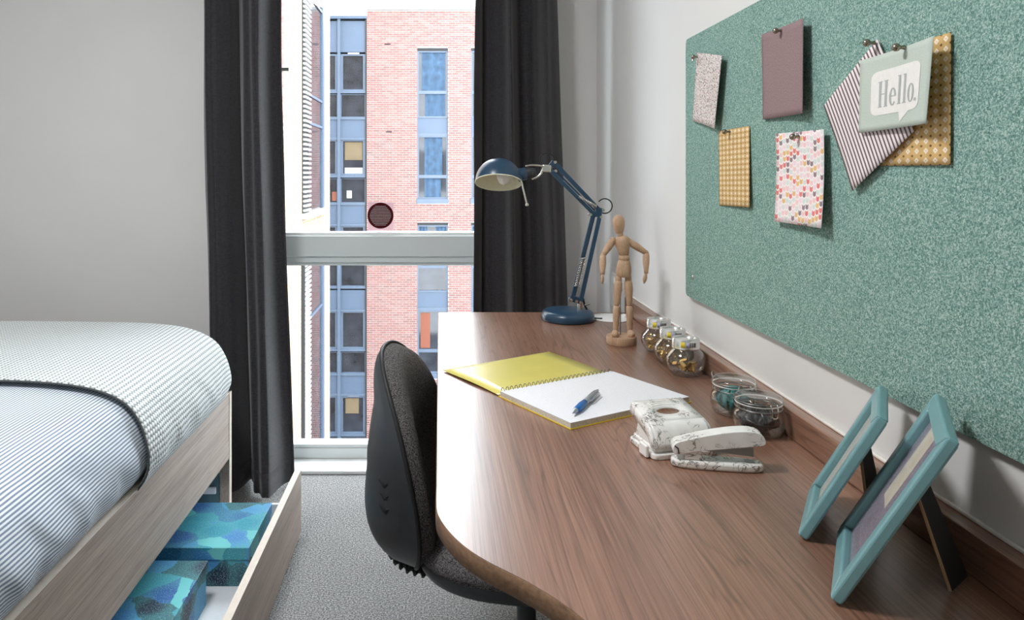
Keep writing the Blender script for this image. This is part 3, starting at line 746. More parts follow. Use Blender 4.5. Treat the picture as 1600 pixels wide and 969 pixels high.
pin0 = thing('push_pin', '', 'push pin', (0, 0, 0), 0, 'nickel push pins on the board', local=True)
MB().limb((0, 0, 0), (-.007, 0, 0), [(0, .0032), (.5, .0022), (1, .003)], 12).build('shank', 'pin_nickel', pin0, smooth=.7)
MB().limb((-.005, 0, 0), (-.0155, 0, 0), [(0, .001), (.12, .0035), (.35, .0051), (.6, .0053), (.85, .0038), (1, .0008)], 16).build('ball_head', 'pin_nickel', pin0, smooth=3)
pins = [((1090, 89), .0045, 'nickel push pin holding the speckled floral paper'), ((1221, 48), .0035, 'nickel push pin holding the plain mauve paper'),
        ((1140, 206), .002, 'nickel push pin holding the tan dotted paper'), ((1248, 214), .0035, 'nickel push pin holding the arrow print paper'),
        ((1366, 67), .007, 'nickel push pin holding the tilted striped paper'), ((1413, 74), .0155, 'nickel push pin holding the Hello card')]
for i, ((px, py), d, lb) in enumerate(pins):
    p = on_x(px, py, X1_ - d - .001)
    if i == 0: pin0.location = p; pin0['label'] = lb
    else: dup(pin0, p, None, lb)

# ------------------------------------------------------------------ bed
bed = thing('bed', 'oak-look bed with a storage drawer pulled out underneath', 'bed', (-1.3, 1.4, 0))
XRail, YE = -.707, 2.396
MB().box(XRail - .022, XRail, .2, YE, .225, .446).build('side_rail', 'bed_wood', bed, bevel=.0015)
MB().box(XRail - .0225, XRail + .0008, .2, YE, .4462, .4475).build('rail_edge_band', 'edge_pale', bed)
MB().box(-1.94, XRail, YE, YE + .024, 0.001, .446).build('end_panel', 'bed_wood', bed)
MB().box(XRail, XRail + .0015, YE, YE + .024, 0.001, .447).build('panel_edge_band', 'edge_pale', bed)
MB().box(-1.9, -.738, YE - .012, YE - .0005, .03, .30).build('inner_lining', 'carcass_teal', bed)
MB().box(-1.94, XRail - .022, .2, YE, .30, .36).build('base_board', 'bed_wood', bed)
MB().box(-1.92, -.745, .22, YE - .01, .3602, .60).build('mattress', 'mattress_cloth', bed, bevel=.05, seg=4)
MB().box(-1.94, -1.91, .2, YE, .001, .30).build('back_board', 'bed_wood', bed)
MB().box(-1.9, XRail - .002, 1.22, 1.24, .001, .30).build('divider', 'bed_wood', bed)
dw = MB().box(-.47, -.452, 1.27, 2.33, .012, .218).build('drawer', 'bed_wood', bed, bevel=.001)
def sub(mb, name, mat, par, **kw):
    o = mb.build(name, mat, None, **kw); o.parent = par; return o
sub(MB().box(-.4705, -.4515, 1.27, 2.33, .2182, .2192), 'front_edge_band', 'edge_pale', dw)
sub(MB().box(-1.15, -.4705, 1.30, 2.30, .022, .034), 'drawer_bottom', 'drawer_white', dw)
sub(MB().box(-1.15, -.4705, 2.288, 2.30, .0345, .122), 'drawer_side', 'drawer_white', dw, bevel=.001)
sub(MB().box(-1.15, -.4705, 1.30, 1.312, .0345, .122), 'drawer_side', 'drawer_white', dw, bevel=.001)
sub(MB().box(-1.15, -1.138, 1.313, 2.287, .0345, .122), 'drawer_back', 'drawer_white', dw, bevel=.001)
MB().box(-.80, -.745, YE - .022, YE - .0125, .115, .138).build('runner_bracket', 'drawer_white', bed, bevel=.003)

PROF = catmull([(-.726, .449), (-.712, .470), (-.700, .505), (-.703, .548), (-.722, .598), (-.754, .636), (-.82, .664), (-.92, .678), (-1.1, .684), (-1.4, .686), (-1.7, .684), (-1.90, .665), (-1.935, .62)], 6)
SL = [0.0]
for p, q in zip(PROF, PROF[1:]): SL.append(SL[-1] + math.dist(p, q))
def prof(s):
    s = max(0, min(SL[-1], s))
    for i in range(len(SL) - 1):
        if s <= SL[i + 1]:
            t = (s - SL[i]) / (SL[i + 1] - SL[i]); x = PROF[i][0] + (PROF[i + 1][0] - PROF[i][0]) * t; z = PROF[i][1] + (PROF[i + 1][1] - PROF[i][1]) * t
            d = (PROF[i + 1][0] - PROF[i][0], PROF[i + 1][1] - PROF[i][1]); L = math.hypot(*d); return x, z, d[1] / L, -d[0] / L
LT = SL[-1]
def bedding(y0, y1, off, nu, nv, wr, far_end):
    def fn(u, v):
        s = LT * u; x, z, nx, nz = prof(s); y = y0 + (y1 - y0) * v
        side = max(0, 1 - s / .26)
        h = off + wr * (.45 * mnoise.noise(Vector((s * 5, y * 4, 1))) + side * (1.1 * mnoise.noise(Vector((s * 9, y * 13 + s * 8, 5))) + .5 * mnoise.noise(Vector((s * 14, y * 30 + s * 16, 9)))))
        if s < .05: h = h * (s / .05) + off * (1 - s / .05)
        if far_end:
            t = max(0.0, (y - (y1 - .10)) / .10); z -= .07 * t ** 2.6 * min(1, max(0, (z - .45) / .2)); x -= .025 * t ** 3 * (1 if s < .3 else 0)
        return (x + nx * h, y, z + nz * h)
    return fn, (lambda u, v: (LT * u, y0 + (y1 - y0) * v))
fn, uv = bedding(.25, 2.37, 0.0, 0, 0, .0115, True)
o = MB().grid(170, 230, fn, uv).build('duvet', 'striped_cotton', None, smooth=3, solid=.004)
tag(o, 'blue and white striped duvet spread over the bed', 'duvet')
thr = thing('knitted_throw', 'pale grey knitted throw folded over the far end of the bed', 'throw', (-1.2, 2.0, .69))
fn, uv = bedding(1.675, 2.388, .017, 0, 0, .006, True)
MB().grid(130, 90, fn, uv).build('knit', 'knit_wool', thr, smooth=3, solid=.006)
MB().tube([Vector(fn(k / 130, 0)) + Vector((0, -.002, -.001)) for k in range(0, 131)], .0026, 8).build('dark_hem', 'hem_dark', thr, smooth=3)

def storage_box(name, label, x0, x1, y0, y1, z0, z1):
    r = thing(name, label, 'storage box', ((x0 + x1) / 2, (y0 + y1) / 2, z0), group='blossom print boxes in the drawer')
    MB().box(x0 + .004, x1 - .004, y0 + .004, y1 - .004, z0, z1 - .034).build('box_body', 'blossom_paper', r, bevel=.001)
    MB().box(x0, x1, y0, y1, z1 - .0335, z1).build('lid', 'blossom_paper', r, bevel=.0015)
    return r
storage_box('storage_box', 'blue blossom print lidded box in the drawer, the one nearer the window', -.845, -.530, 1.983, 2.256, .0346, .1435)
storage_box('storage_box', 'blue blossom print lidded box in the drawer, the one nearer the camera', -.925, -.619, 1.62, 1.908, .0346, .150)

# ------------------------------------------------------------------ office chair
CA = math.radians(-7)
ch = thing('office_chair', 'black office chair with grey fabric seat and back pushed under the desk', 'chair', (.140, 1.485, 0), CA, local=True)
W2, HB, HC = .200, .212, .607
def back_pt(r, phi, t):
    """point on the backrest: r, phi in its outline, t = front offset"""
    n_ = 2.5; c_, s_ = math.cos(phi), math.sin(phi)
    w_ = math.copysign(abs(c_) ** (2 / n_), c_); h_ = math.copysign(abs(s_) ** (2 / n_), s_)
    hh = HC + HB * h_ * r; ww = W2 * w_ * r * (1.0 - .12 * h_ * r - .10 * max(0, -h_ * r) ** 2)
    return ww, hh, t
def to_chair(w_, hh, t):
    lean = -(hh - .45) * .17
    curve = .055 * (w_ / W2) ** 2                      # edges come forward
    return Vector((-.185 + lean + curve + t, w_, hh))
def dome(tf, nr=18, na=72):
    vs = [to_chair(*back_pt(0, 0, tf(0, 0)))]; fs = []
    for i in range(1, nr + 1):
        for k in range(na):
            r = i / nr; phi = 2 * PI * k / na; vs.append(to_chair(*back_pt(r, phi, tf(r, phi))))
    for k in range(na): fs.append((0, 1 + k, 1 + (k + 1) % na))
    for i in range(nr - 1):
        for k in range(na):
            a = 1 + i * na; fs.append((a + k, a + na + k, a + na + (k + 1) % na, a + (k + 1) % na))
    return vs, fs
def shell_t(r, phi):
    low = max(0.0, .35 - .65 * math.sin(phi) * r)
    return -.012 - (.034 + .090 * min(1, low)) * (max(0, 1 - r ** 3.2)) ** .55
def cush_t(r, phi):
    edge = (max(0, 1 - r ** 6)) ** .5
    return -.012 + .054 * edge + .018 * max(0, -math.sin(phi)) * r * (1 - r) * 4 - .012 * (1 - r * r)
vs, fs = dome(shell_t); shell = MB().add(vs, fs).build('back_shell', 'black_plastic', ch, smooth=3)
vs2, fs2 = dome(cush_t); MB().add(vs2, fs2).build('back_cushion', 'chair_fabric', ch, smooth=3)
rim = [to_chair(*back_pt(1.0, 2 * PI * k / 72, -.012)) for k in range(72)]
MB().tube(rim, .0045, 8, closed=True).build('piping', 'black_rubber', ch, smooth=3)
CM = Matrix.Translation(ch.location) @ Matrix.Rotation(CA, 4, 'Z')
bvh = BVHTree.FromPolygons([CM @ v_ for v_ in vs], fs)
for (px, py) in ((599, 757), (600, 776), (600, 797)):
    d = (at(px, py, 1.0) - Vector((0, 0, H))).normalized(); hit, nrm, _, _ = bvh.ray_cast(Vector((0, 0, H)), d)
    if hit is None: continue
    g_ = MB(); up = Vector((0, 0, 1)); tx = up.cross(nrm).normalized(); ty = nrm.cross(tx).normalized()
    if nrm.y > 0: nrm = -nrm
    pts = [hit + tx * (s_ * .014) + ty * (.008 * s_ * s_ - .002) - nrm * .0 for s_ in [x / 6 for x in range(-6, 7)]]
    q = []
    for i, p in enumerate(pts):
        t = .0058 * math.sin(PI * (i + .4) / 12.8)
        loc, n2, _, dist = bvh.find_nearest(p); q.append((loc, n2 if n2.dot(nrm) > 0 else -n2, max(t, .0004)))
    vv = []; ff = []
    for loc, n2, t in q:
        vv += [loc - ty * t + n2 * .0003, loc + n2 * .0022, loc + ty * t + n2 * .0003]
    for i in range(len(q) - 1): ff += [(i * 3, i * 3 + 1, i * 3 + 4, i * 3 + 3), (i * 3 + 1, i * 3 + 2, i * 3 + 5, i * 3 + 4)]
    inv = CM.inverted(); g_.add([inv @ Vector(p) for p in vv], ff)
    o = g_.build('grip_groove', 'groove_black', None, smooth=3); o.parent = ch
def disc(rx, ry, cx, prof_, n_=2.7, na=64):
    vs = []; fs = []
    for (r, zz) in prof_:
        for k in range(na):
            a = 2 * PI * k / na; c_, s_ = math.cos(a), math.sin(a)
            vs.append((cx + rx * r * math.copysign(abs(c_) ** (2 / n_), c_), ry * r * math.copysign(abs(s_) ** (2 / n_), s_), zz))
    for i in range(len(prof_) - 1):
        for k in range(na): fs.append((i * na + k, i * na + (k + 1) % na, (i + 1) * na + (k + 1) % na, (i + 1) * na + k))
    fs.append(tuple(reversed(range(na)))); fs.append(tuple((len(prof_) - 1) * na + k for k in range(na)))
    return MB().add(vs, fs)
disc(.225, .225, .04, [(.55, .405), (.86, .408), (.965, .418), (1.0, .434), (1.0, .444)]).build('seat_pan', 'black_plastic', ch, smooth=.9)
disc(.225, .225, .04, [(1.0, .4445), (1.012, .455), (1.0, .470), (.94, .486), (.8, .492), (.5, .488), (.2, .485)]).build('seat_cushion', 'chair_fabric', ch, smooth=3)
bel = MB(); n_b = 15
path = [(-.235, .46), (-.23, .415), (-.205, .388), (-.16, .378), (-.10, .378), (-.02, .388)]
pp = catmull(path, 12); L_ = len(pp)
vs = []; fs = []; sg = 14
for i, (x, zz) in enumerate(pp):
    d = Vector((pp[min(i + 1, L_ - 1)][0] - pp[max(i - 1, 0)][0], 0, pp[min(i + 1, L_ - 1)][1] - pp[max(i - 1, 0)][1])).normalized(); nn = Vector((-d.z, 0, d.x))
    rr = 1.0 if (i // 2) % 2 else .78
    for k in range(sg):
        a = 2 * PI * k / sg; p = Vector((x, 0, zz)) + nn * (.020 * rr * math.sin(a)) + Vector((0, .052 * rr * math.cos(a), 0)); vs.append(p)
for i in range(L_ - 1):
    for k in range(sg): fs.append((i * sg + k, i * sg + (k + 1) % sg, (i + 1) * sg + (k + 1) % sg, (i + 1) * sg + k))
bel.add(vs, fs).xform(Matrix.Translation((0, -.02, 0))).build('corrugated_sleeve', 'black_rubber', ch)
MB().lathe([(.03, .08), (.03, .25), (.02, .252), (.02, .4)], 20, (.04, 0, 0)).build('gas_column', 'black_plastic', ch, smooth=.7)
for k in range(5):
    a = 2 * PI * k / 5 + .35; d = Vector((math.cos(a), math.sin(a), 0)); e = Vector((.04, 0, .085))
    lg = MB().limb(e, e + d * .29 + Vector((0, 0, -.02)), [(0, .03), (.5, .022), (1, .014)], 12).build('base_leg', 'black_plastic', ch, smooth=.8)
    cp = e + d * .285; nx = Vector((-d.y, d.x, 0))
    cs = MB(); cs.limb(Vector((cp.x, cp.y, .026)) - nx * .022, Vector((cp.x, cp.y, .026)) + nx * .022, [(0, .02), (.08, .025), (.42, .025), (.45, .018), (.55, .018), (.58, .025), (.92, .025), (1, .02)], 18)
    o = cs.build('castor', 'black_rubber', None, smooth=.7); o.parent = lg

# ------------------------------------------------------------------ desk lamp
LY = 2.163
lamp = thing('desk_lamp', 'dark blue jointed desk lamp with dome shade and round base', 'lamp', (.388, LY, .74))
MB().lathe([(.076, 0), (.0795, .004), (.079, .016), (.075, .026), (.066, .0305), (.03, .032), (.002, .0325)], 56, (.388, LY, .7402)).build('lamp_base', 'lamp_blue', lamp, smooth=.9)
pb_ = at(906, 493, LY); pt_ = at(906, 474, LY)
MB().rod((pb_.x, LY, .772), (pt_.x, LY, pt_.z), .0078, 16).build('post', 'chrome', lamp, smooth=.8)
MB().rod((pb_.x + .014, LY, .785), (pb_.x + .03, LY, .79), .004).build('post_screw', 'chrome', lamp, smooth=.8)
def bar(a, b, y, wdt=.013, th=.005, name='arm_bar', mat='lamp_blue'):
    A, B = at(*a, LY), at(*b, LY); d = (B - A).normalized(); nn = Vector((-d.z, 0, d.x)); mb = MB()
    mb.slab([Vector((A.x, y, A.z)) - nn * wdt / 2, Vector((B.x, y, B.z)) - nn * wdt / 2, Vector((B.x, y, B.z)) + nn * wdt / 2, Vector((A.x, y, A.z)) + nn * wdt / 2], (0, 1, 0), th)
    return mb.build(name, mat, lamp, bevel=.0015)
def bolt(px, py, r=.0055, ya=-.013, yb=.013):
    c = at(px, py, LY); MB().limb((c.x, LY + ya, c.z), (c.x, LY + yb, c.z), [(0, r * .7), (.12, r), (.2, r * .55), (.8, r * .55), (.88, r), (1, r * .7)], 14).build('bolt', 'chrome', lamp, smooth=.8)
bar((906.5, 471), (936, 338), LY - .010); bar((893, 466), (925.5, 335), LY - .010, .0105); bar((897.5, 467), (930, 335), LY + .004, .006)
bar((938, 331), (866, 255), LY - .010); bar((929, 336), (861, 268), LY - .010, .0115); bar((934, 333), (864, 262), LY + .005, .005)
MB().slab([at(929, 340, LY - .011), at(941, 337, LY - .011), at(941, 325, LY - .011), at(931, 325, LY - .011)], (0, 1, 0), .022).build('elbow_bracket', 'lamp_blue', lamp, bevel=.003)
MB().slab([at(890, 471, LY - .009), at(910, 476, LY - .009), at(911, 466, LY - .009), at(892, 462, LY - .009)], (0, 1, 0), .018).build('foot_bracket', 'lamp_blue', lamp, bevel=.002)
for b_ in ((922, 335), (937.5, 339), (892, 468), (900, 470), (906.5, 472), (866.5, 254), (867.5, 267), (941, 328)): bolt(*b_)
def spring(a, b, r=.0042, turns=16, y=LY - .004):
    A, B = at(*a, y), at(*b, y); d = (B - A); L = d.length; q = d.to_track_quat('Z', 'Y').to_matrix()
    pts = [A + q @ Vector((r * math.cos(2 * PI * turns * t), r * math.sin(2 * PI * turns * t), L * t)) for t in [k / (turns * 8) for k in range(turns * 8 + 1)]]
    MB().tube(pts, .0011, 5).build('spring', 'chrome', lamp, smooth=3)
spring((899.5, 448), (909.5, 405), y=LY - .016); spring((904.5, 449), (914.5, 405), y=LY - .012); spring((904, 307), (932, 323), r=.0045, y=LY - .017)
MB().rod(at(908, 404, LY - .016), at(917, 403, LY - .012), .0022).build('spring_pin', 'chrome', lamp, smooth=.8)
MB().slab([at(846, 269, LY - .009), at(861, 270, LY - .009), at(862, 258, LY - .009), at(848, 257, LY - .009)], (0, 1, 0), .018).build('head_clamp', 'chrome', lamp, bevel=.003)
MB().slab([at(857, 258, LY - .008), at(866, 262, LY - .008), at(868, 252, LY - .008), at(863, 250, LY - .008)], (0, 1, 0), .016).build('head_bracket', 'lamp_blue', lamp, bevel=.002)
MB().tube(catmull([tuple(at(x, y, LY - .004)) for x, y in ((849, 262), (846, 270), (840, 276), (831, 280))], 6), .0035, 8).build('head_arc', 'chrome', lamp, smooth=3)
MB().tube(catmull([tuple(at(x, y, LY - .006)) for x, y in ((850, 260), (838, 258.5), (828, 258.5), (821, 260))], 6), .0035, 8).build('head_arc', 'chrome', lamp, smooth=3)
MB().limb(at(822, 271, LY), at(809, 274, LY), [(0, .017), (.1, .019), (.6, .019), (1, .022)], 22).build('lamp_socket', 'lamp_blue', lamp, smooth=.8)
MB().limb(at(837, 268, LY), at(822, 271, LY), [(0, .011), (.4, .013), (.5, .017), (1, .017)], 20).build('switch_collar', 'black_plastic', lamp, smooth=.8)
# shade: a dome opened downward, tipped towards the viewer's side
RS = 36.5 * LY / F; cS = at(779, 283.5, LY)
tilt = Matrix.Translation(cS) @ Matrix.Rotation(math.radians(-21), 4, 'X') @ Matrix.Rotation(math.radians(3), 4, 'Y')
po = [(RS * math.cos(t), RS * math.sin(t)) for t in [PI / 2 * k / 16 for k in range(16)]] + [(.001, RS)]
sh = MB().lathe([(RS * 1.0, -.004)] + po, 56, M4=tilt, caps=False).build('shade', 'lamp_blue', lamp, smooth=3)
o = MB().lathe([(RS - .0015, -.0042)] + [((RS - .0015) * math.cos(t), (RS - .0015) * math.sin(t)) for t in [PI / 2 * k / 16 for k in range(16)]] + [(.001, RS - .0015)], 56, M4=tilt, caps=False).build('reflector', 'lamp_cream', None, smooth=3); o.parent = sh
o = MB().tube([tilt @ Vector((RS * math.cos(2 * PI * k / 56), RS * math.sin(2 * PI * k / 56), -.004)) for k in range(56)], .0016, 6, True).build('rim', 'lamp_cream', None, smooth=3); o.parent = sh
MB().limb(tilt @ Vector((.05, 0, .03)), tilt @ Vector((-.005, 0, .012)), [(0, .012), (.3, .014), (.5, .024), (.75, .028), (.92, .02), (1, .002)], 20).build('bulb', 'white_plastic', lamp, smooth=3)
l0, l1 = at(814.5, 283, LY - .012), at(823.5, 320, LY - .02)
MB().rod(l0, l1, .0027, 10).limb(l1 - (l1 - l0).normalized() * .004, l1 + (l1 - l0).normalized() * .004, [(0, .004), (.5, .0052), (1, .004)], 12).build('aiming_lever', 'chrome', lamp, smooth=.8)
def arc(cx, cy, r, a0, a1, n=20): return [tuple(at(cx + r * math.cos(math.radians(a0 + (a1 - a0) * k / n)), cy - r * math.sin(math.radians(a0 + (a1 - a0) * k / n)), LY)) for k in range(n + 1)]
MB().tube([tuple(at(843.5, 264, LY))] + arc(854.5, 250.5, 11.5, 190, -5), .0016, 7).build('cable', 'black_rubber', lamp, smooth=3)
MB().tube(arc(945, 322, 11.5, 145, -120), .0019, 7).build('cable', 'black_rubber', lamp, smooth=3)
MB().tube(catmull([tuple(at(911, 466, LY)), tuple(at(914, 478, LY)), tuple(at(921, 489, LY + .01)), tuple(on_z(927, 497.0, .7445)), tuple(on_z(941, 498, .7445))], 8), .003, 8).build('cable', 'black_rubber', lamp, smooth=3)

gp = on_z(957, 497.5)
gr = thing('cable_grommet', 'white round cable cover lying flat on the desk behind the mannequin', 'cable grommet', (gp.x, gp.y, .74))
MB().lathe([(.060, 0), (.062, .001), (.061, .003), (.02, .0034), (.001, .0034)], 48, (gp.x - .004, gp.y, .7402)).build('disc', 'white_plastic', gr, smooth=.8)
MB().lathe([(.009, 0), (.0095, .006), (.006, .009), (.001, .0095)], 18, (gp.x + .036, gp.y, .7437)).build('knob', 'white_plastic', gr, smooth=.8)

# ------------------------------------------------------------------ wooden mannequin
MY = 1.865
mq = thing('mannequin', 'jointed wooden artist mannequin standing on a round base', 'figurine', (.475, MY, .74))
def mp(px, py, dy=0.0): v_ = at(px, py, MY); v_.y += dy; return v_
def seg(name, a, b, prof_, da=0.0, db=0.0, flat=1.0): return MB().limb(mp(*a, da), mp(*b, db), prof_, 20, flat).build(name, 'mannequin_wood', mq, smooth=3)
MB().lathe([(.0375, 0), (.0385, .002), (.0385, .019), (.0375, .021), (.001, .0212)], 48, (.475, MY, .7402)).build('base', 'mannequin_wood', mq, smooth=.8)
u = 1 / 598.0
seg('head', (967.8, 366), (966.2, 335.5), [(0, .001), (.04, 5 * u), (.18, 7 * u), (.4, 8.6 * u), (.6, 9.4 * u), (.8, 8.6 * u), (.93, 5.6 * u), (1, .001)])
seg('neck', (970, 371), (968.3, 362), [(0, 3.5 * u), (.5, 4.8 * u), (1, 4 * u)])
seg('chest', (975.3, 399), (970.7, 368), [(0, 6 * u), (.04, 8.2 * u), (.3, 9.6 * u), (.55, 11.8 * u), (.8, 12.6 * u), (.93, 9 * u), (1, 3 * u)], flat=.75)
seg('waist', (975.5, 407.5), (975.2, 398.5), [(0, 6.5 * u), (.15, 8.3 * u), (.85, 8.3 * u), (1, 6.5 * u)], flat=.8)
seg('pelvis', (974, 433), (975.2, 406.5), [(0, 9.5 * u), (.06, 11.6 * u), (.4, 12.1 * u), (.75, 10.6 * u), (.95, 9 * u), (1, 8 * u)], flat=.75)
for nm, sh_, el, wr_, hd_, dy in (('l', (957.5, 376), (940.5, 398), (938, 427), (936.8, 441), -.012), ('r', (984, 378.5), (1010.5, 395.5), (1008.5, 427), (1003.5, 442), .006)):
    seg('shoulder_ball', (sh_[0], sh_[1] + 5.5), (sh_[0], sh_[1] - 5.5), [(0, .001), (.15, 3.6 * u), (.5, 5.4 * u), (.85, 3.6 * u), (1, .001)])
    seg('upper_arm', sh_, el, [(0, 4.2 * u), (.12, 5.6 * u), (.45, 5.8 * u), (.8, 4.6 * u), (1, 4 * u)], 0, dy)
    seg('elbow_ball', (el[0], el[1] + 4.3), (el[0], el[1] - 4.3), [(0, .001), (.15, 3 * u), (.5, 4.4 * u), (.85, 3 * u), (1, .001)], dy, dy)
    seg('forearm', el, wr_, [(0, 4 * u), (.15, 5.2 * u), (.45, 5.2 * u), (.85, 3.6 * u), (1, 3.2 * u)], dy, dy - .012)
    seg('hand', (wr_[0], wr_[1] - 1), hd_, [(0, 2.4 * u), (.15, 3.2 * u), (.4, 4.9 * u), (.7, 4.2 * u), (.93, 2 * u), (1, .001)], dy - .012, dy - .02, .55)
for hp, kn, an, ft, dx in (((966.5, 434), (963.5, 477.5), (961.8, 526), (957, 531.5), -1), ((981.5, 434), (983.5, 477.5), (984.3, 527), (981, 533), 1)):
    seg('hip_joint', (hp[0], hp[1] - 4), (hp[0], hp[1] + 6), [(0, 4 * u), (.2, 5 * u), (.8, 5 * u), (1, 4.4 * u)])
    seg('thigh', (hp[0], hp[1] + 4), kn, [(0, 4.6 * u), (.1, 6.2 * u), (.35, 6.6 * u), (.75, 5 * u), (.95, 4.3 * u), (1, 3.6 * u)])
    seg('shin', kn, an, [(0, 3.6 * u), (.06, 5.2 * u), (.3, 5.4 * u), (.7, 4.3 * u), (1, 3.2 * u)])
    p = mp(*an); q = Vector((p.x + dx * .003 - .004, p.y - .026, .7675)); p = Vector((p.x, p.y + .006, .7705))
    MB().limb(p, q, [(0, .001), (.1, .006), (.4, .0085), (.75, .0095), (.93, .006), (1, .001)], 18).build('foot', 'mannequin_wood', mq, smooth=3)
MB().rod((mp(970.5, 430).x, MY + .008, .7615), (mp(970.5, 430).x, MY + .008, mp(970, 430).z), .0016, 8).build('support_rod', 'steel', mq, smooth=.8)

# ------------------------------------------------------------------ notebook and pen
nb = thing('notebook', 'open spiral notebook with squared pages and yellow cover', 'notebook', tuple(on_z(890, 660)))
A = on_z(780.5, 611, .7515); B = on_z(891.5, 661, .7515)          # spiral edge start, near corner
C3 = on_z(1077, 620, .7515); D = A + (C3 - B)
def lerp4(u_, v_): return (A * (1 - u_) + B * u_) * (1 - v_) + (D * (1 - u_) + C3 * u_) * v_
ex = (B - A).normalized(); ey = (D - A).normalized(); WA, WD_ = (B - A).length, (D - A).length
def slabm(z0, z1, u0, u1, v0, v1, name, mat, uvs=False):
    q = [A + ex * (WA * a_) + ey * (WD_ * b_) for a_, b_ in ((u0, v0), (u1, v0), (u1, v1), (u0, v1))]
    mb = MB().add([(p.x, p.y, z0) for p in q] + [(p.x, p.y, z1) for p in q], [(3, 2, 1, 0), (4, 5, 6, 7)] + [(i, (i + 1) % 4, 4 + (i + 1) % 4, 4 + i) for i in range(4)])
    if uvs: mb.uvs = {i + 4 * t_: ((u0, u1, u1, u0)[i] * WA, (v0, v0, v1, v1)[i] * WD_) for i in range(4) for t_ in (0, 1)}
    return mb.build(name, mat, nb)
slabm(.7402, .7415, -.01, 1.01, -.005, 1.01, 'back_cover', 'yellow_card')
slabm(.7416, .7508, .012, 1.0, 0, 1.0, 'page_block', 'page_edge')
slabm(.7508, .7515, .010, 1.0, 0, 1.0, 'page', 'squared_paper', True)
# opened front cover lying to the window side; its outer corners from the desk plane
c1, c2 = on_z(692, 580, .7412), on_z(858, 551, .7412)
Aq, Dq = A - ex * .004, D - ex * .004
cq = [Vector((Aq.x, Aq.y, 0)), Vector((Dq.x, Dq.y, 0)), Vector((c2.x, c2.y, 0)), Vector((c1.x, c1.y, 0))]
def cov(u_, v_, z0):
    p = (cq[0] * (1 - u_) + cq[1] * u_) * (1 - v_) + (cq[3] * (1 - u_) + cq[2] * u_) * v_
    p = Vector(p); p.z = z0 + .009 * math.sin(PI * min(1, v_ * 1.15)) ** 1.2 * .2 + .001 * v_; return p
MB().grid(8, 16, lambda u_, v_: cov(u_, v_, .7424)).build('front_cover', 'inner_card', nb, smooth=3, solid=.0009)
nc = 27
for k in range(nc):
    base = A + ey * (WD_ * (k + .7) / nc); pts = []
    for j in range(17):
        t = -.55 * PI + 1.75 * PI * j / 16
        pts.append(base + ex * (.0055 * math.cos(t)) + Vector((0, 0, .0015 + .0068 * math.sin(t))) + ey * (.0012 * j / 16) - Vector((0, 0, .0055)) * 0 - Vector((0, 0, .003)))
    if k == 0:
        o = MB().tube([p_ - base for p_ in pts], .00085, 6).build('spiral_ring', 'steel', None, smooth=3); ring_me = o.data
        o.location = base
    else:
        o = bpy.data.objects.new('spiral_ring', ring_me); COL.objects.link(o); o.location = base
    attach(o, nb)
pen = thing('ballpoint_pen', 'silver ballpoint pen with blue grip lying on the notebook page', 'pen', tuple(on_z(915, 628, .7516)))
p0, p1 = on_z(894.5, 646, .7585), on_z(933, 611, .7595)
def pl(t): return p0 * (1 - t) + p1 * t
MB().limb(pl(0), pl(.14), [(0, .0008), (.2, .0015), (.3, .0022), (1, .0046)], 18).build('tip', 'pen_silver', pen, smooth=.9)
MB().limb(pl(.13), pl(.47), [(0, .0048), (.2, .0062), (.6, .0066), (1, .0056)], 20).build('grip', 'pen_blue', pen, smooth=3)
MB().limb(pl(.46), pl(.97), [(0, .0054), (.5, .0058), (.9, .005), (1, .0035)], 20).build('barrel', 'pen_silver', pen, smooth=3)
MB().limb(pl(.96), pl(1.03), [(0, .003), (1, .0026)], 14).build('push_button', 'pen_silver', pen, smooth=.8)
dp = (p1 - p0).normalized(); sd = Vector((dp.y, -dp.x, 0))
MB().tube([pl(.94) + sd * .004 + Vector((0, 0, .002)), pl(.9) + sd * .0085 + Vector((0, 0, .001)), pl(.6) + sd * .0085 + Vector((0, 0, .0)), pl(.55) + sd * .0065], .0013, 8).build('clip', 'pen_silver', pen, smooth=3)

# ------------------------------------------------------------------ small round jars
def round_jar(label, loc, rotz):
    r = thing('round_jar', label, 'jar', loc, rotz, 'round glass jars with silver lids', local=True)
    outer = [(.020, 0.0), (.026, .0008), (.034, .008), (.0405, .018), (.0435, .030), (.0415, .042), (.036, .051), (.030, .057), (.028, .061)]
    inner = [(rr - .0018, zz + (.003 if i_ < 2 else 0)) for i_, (rr, zz) in enumerate(outer)]
    MB().lathe(outer + inner[::-1], 40, caps=False).build('glass_body', 'jar_glass', r, smooth=3)
    MB().lathe([(.001, .0028), (.019, .003), (.0198, .0)], 32, caps=False).build('glass_bottom', 'jar_glass', r, smooth=.8)
    lid = MB().lathe([(.0285, .0605), (.0295, .0610), (.0295, .0795), (.0285, .0815), (.0225, .0820), (.0215, .0795), (.001, .0792)], 44).build('lid', 'lid_silver', r, smooth=.6)
    def patch(a0, a1, z0, z1, mat, nm):
        mb = MB().grid(8, 1, lambda u_, v_: (.0298 * math.cos(a0 + (a1 - a0) * u_), .0298 * math.sin(a0 + (a1 - a0) * u_), z0 + (z1 - z0) * v_))
        o_ = mb.build(nm, mat, None, smooth=3, solid=.0002); o_.parent = lid
    patch(-2.30, -1.98, .065, .0775, 'label_yellow', 'price_label')
    patch(-1.93, -1.70, .066, .0775, 'label_lilac', 'price_label')
    for kk in range(7): patch(-1.66 + kk * .075, -1.66 + kk * .075 + (.03 if kk % 2 else .05), .066, .0765, 'label_black', 'barcode_bar')
    return r
JL = [(.5445, 1.580), (.5465, 1.675), (.5465, 1.782)]
j3 = round_jar('round glass jar of brass clips with silver lid, nearest of the three', (*JL[0], .7402), .05)
j2 = dup(j3, (*JL[1], .7402), .0, 'round glass jar of gold pins with silver lid, middle of the three')
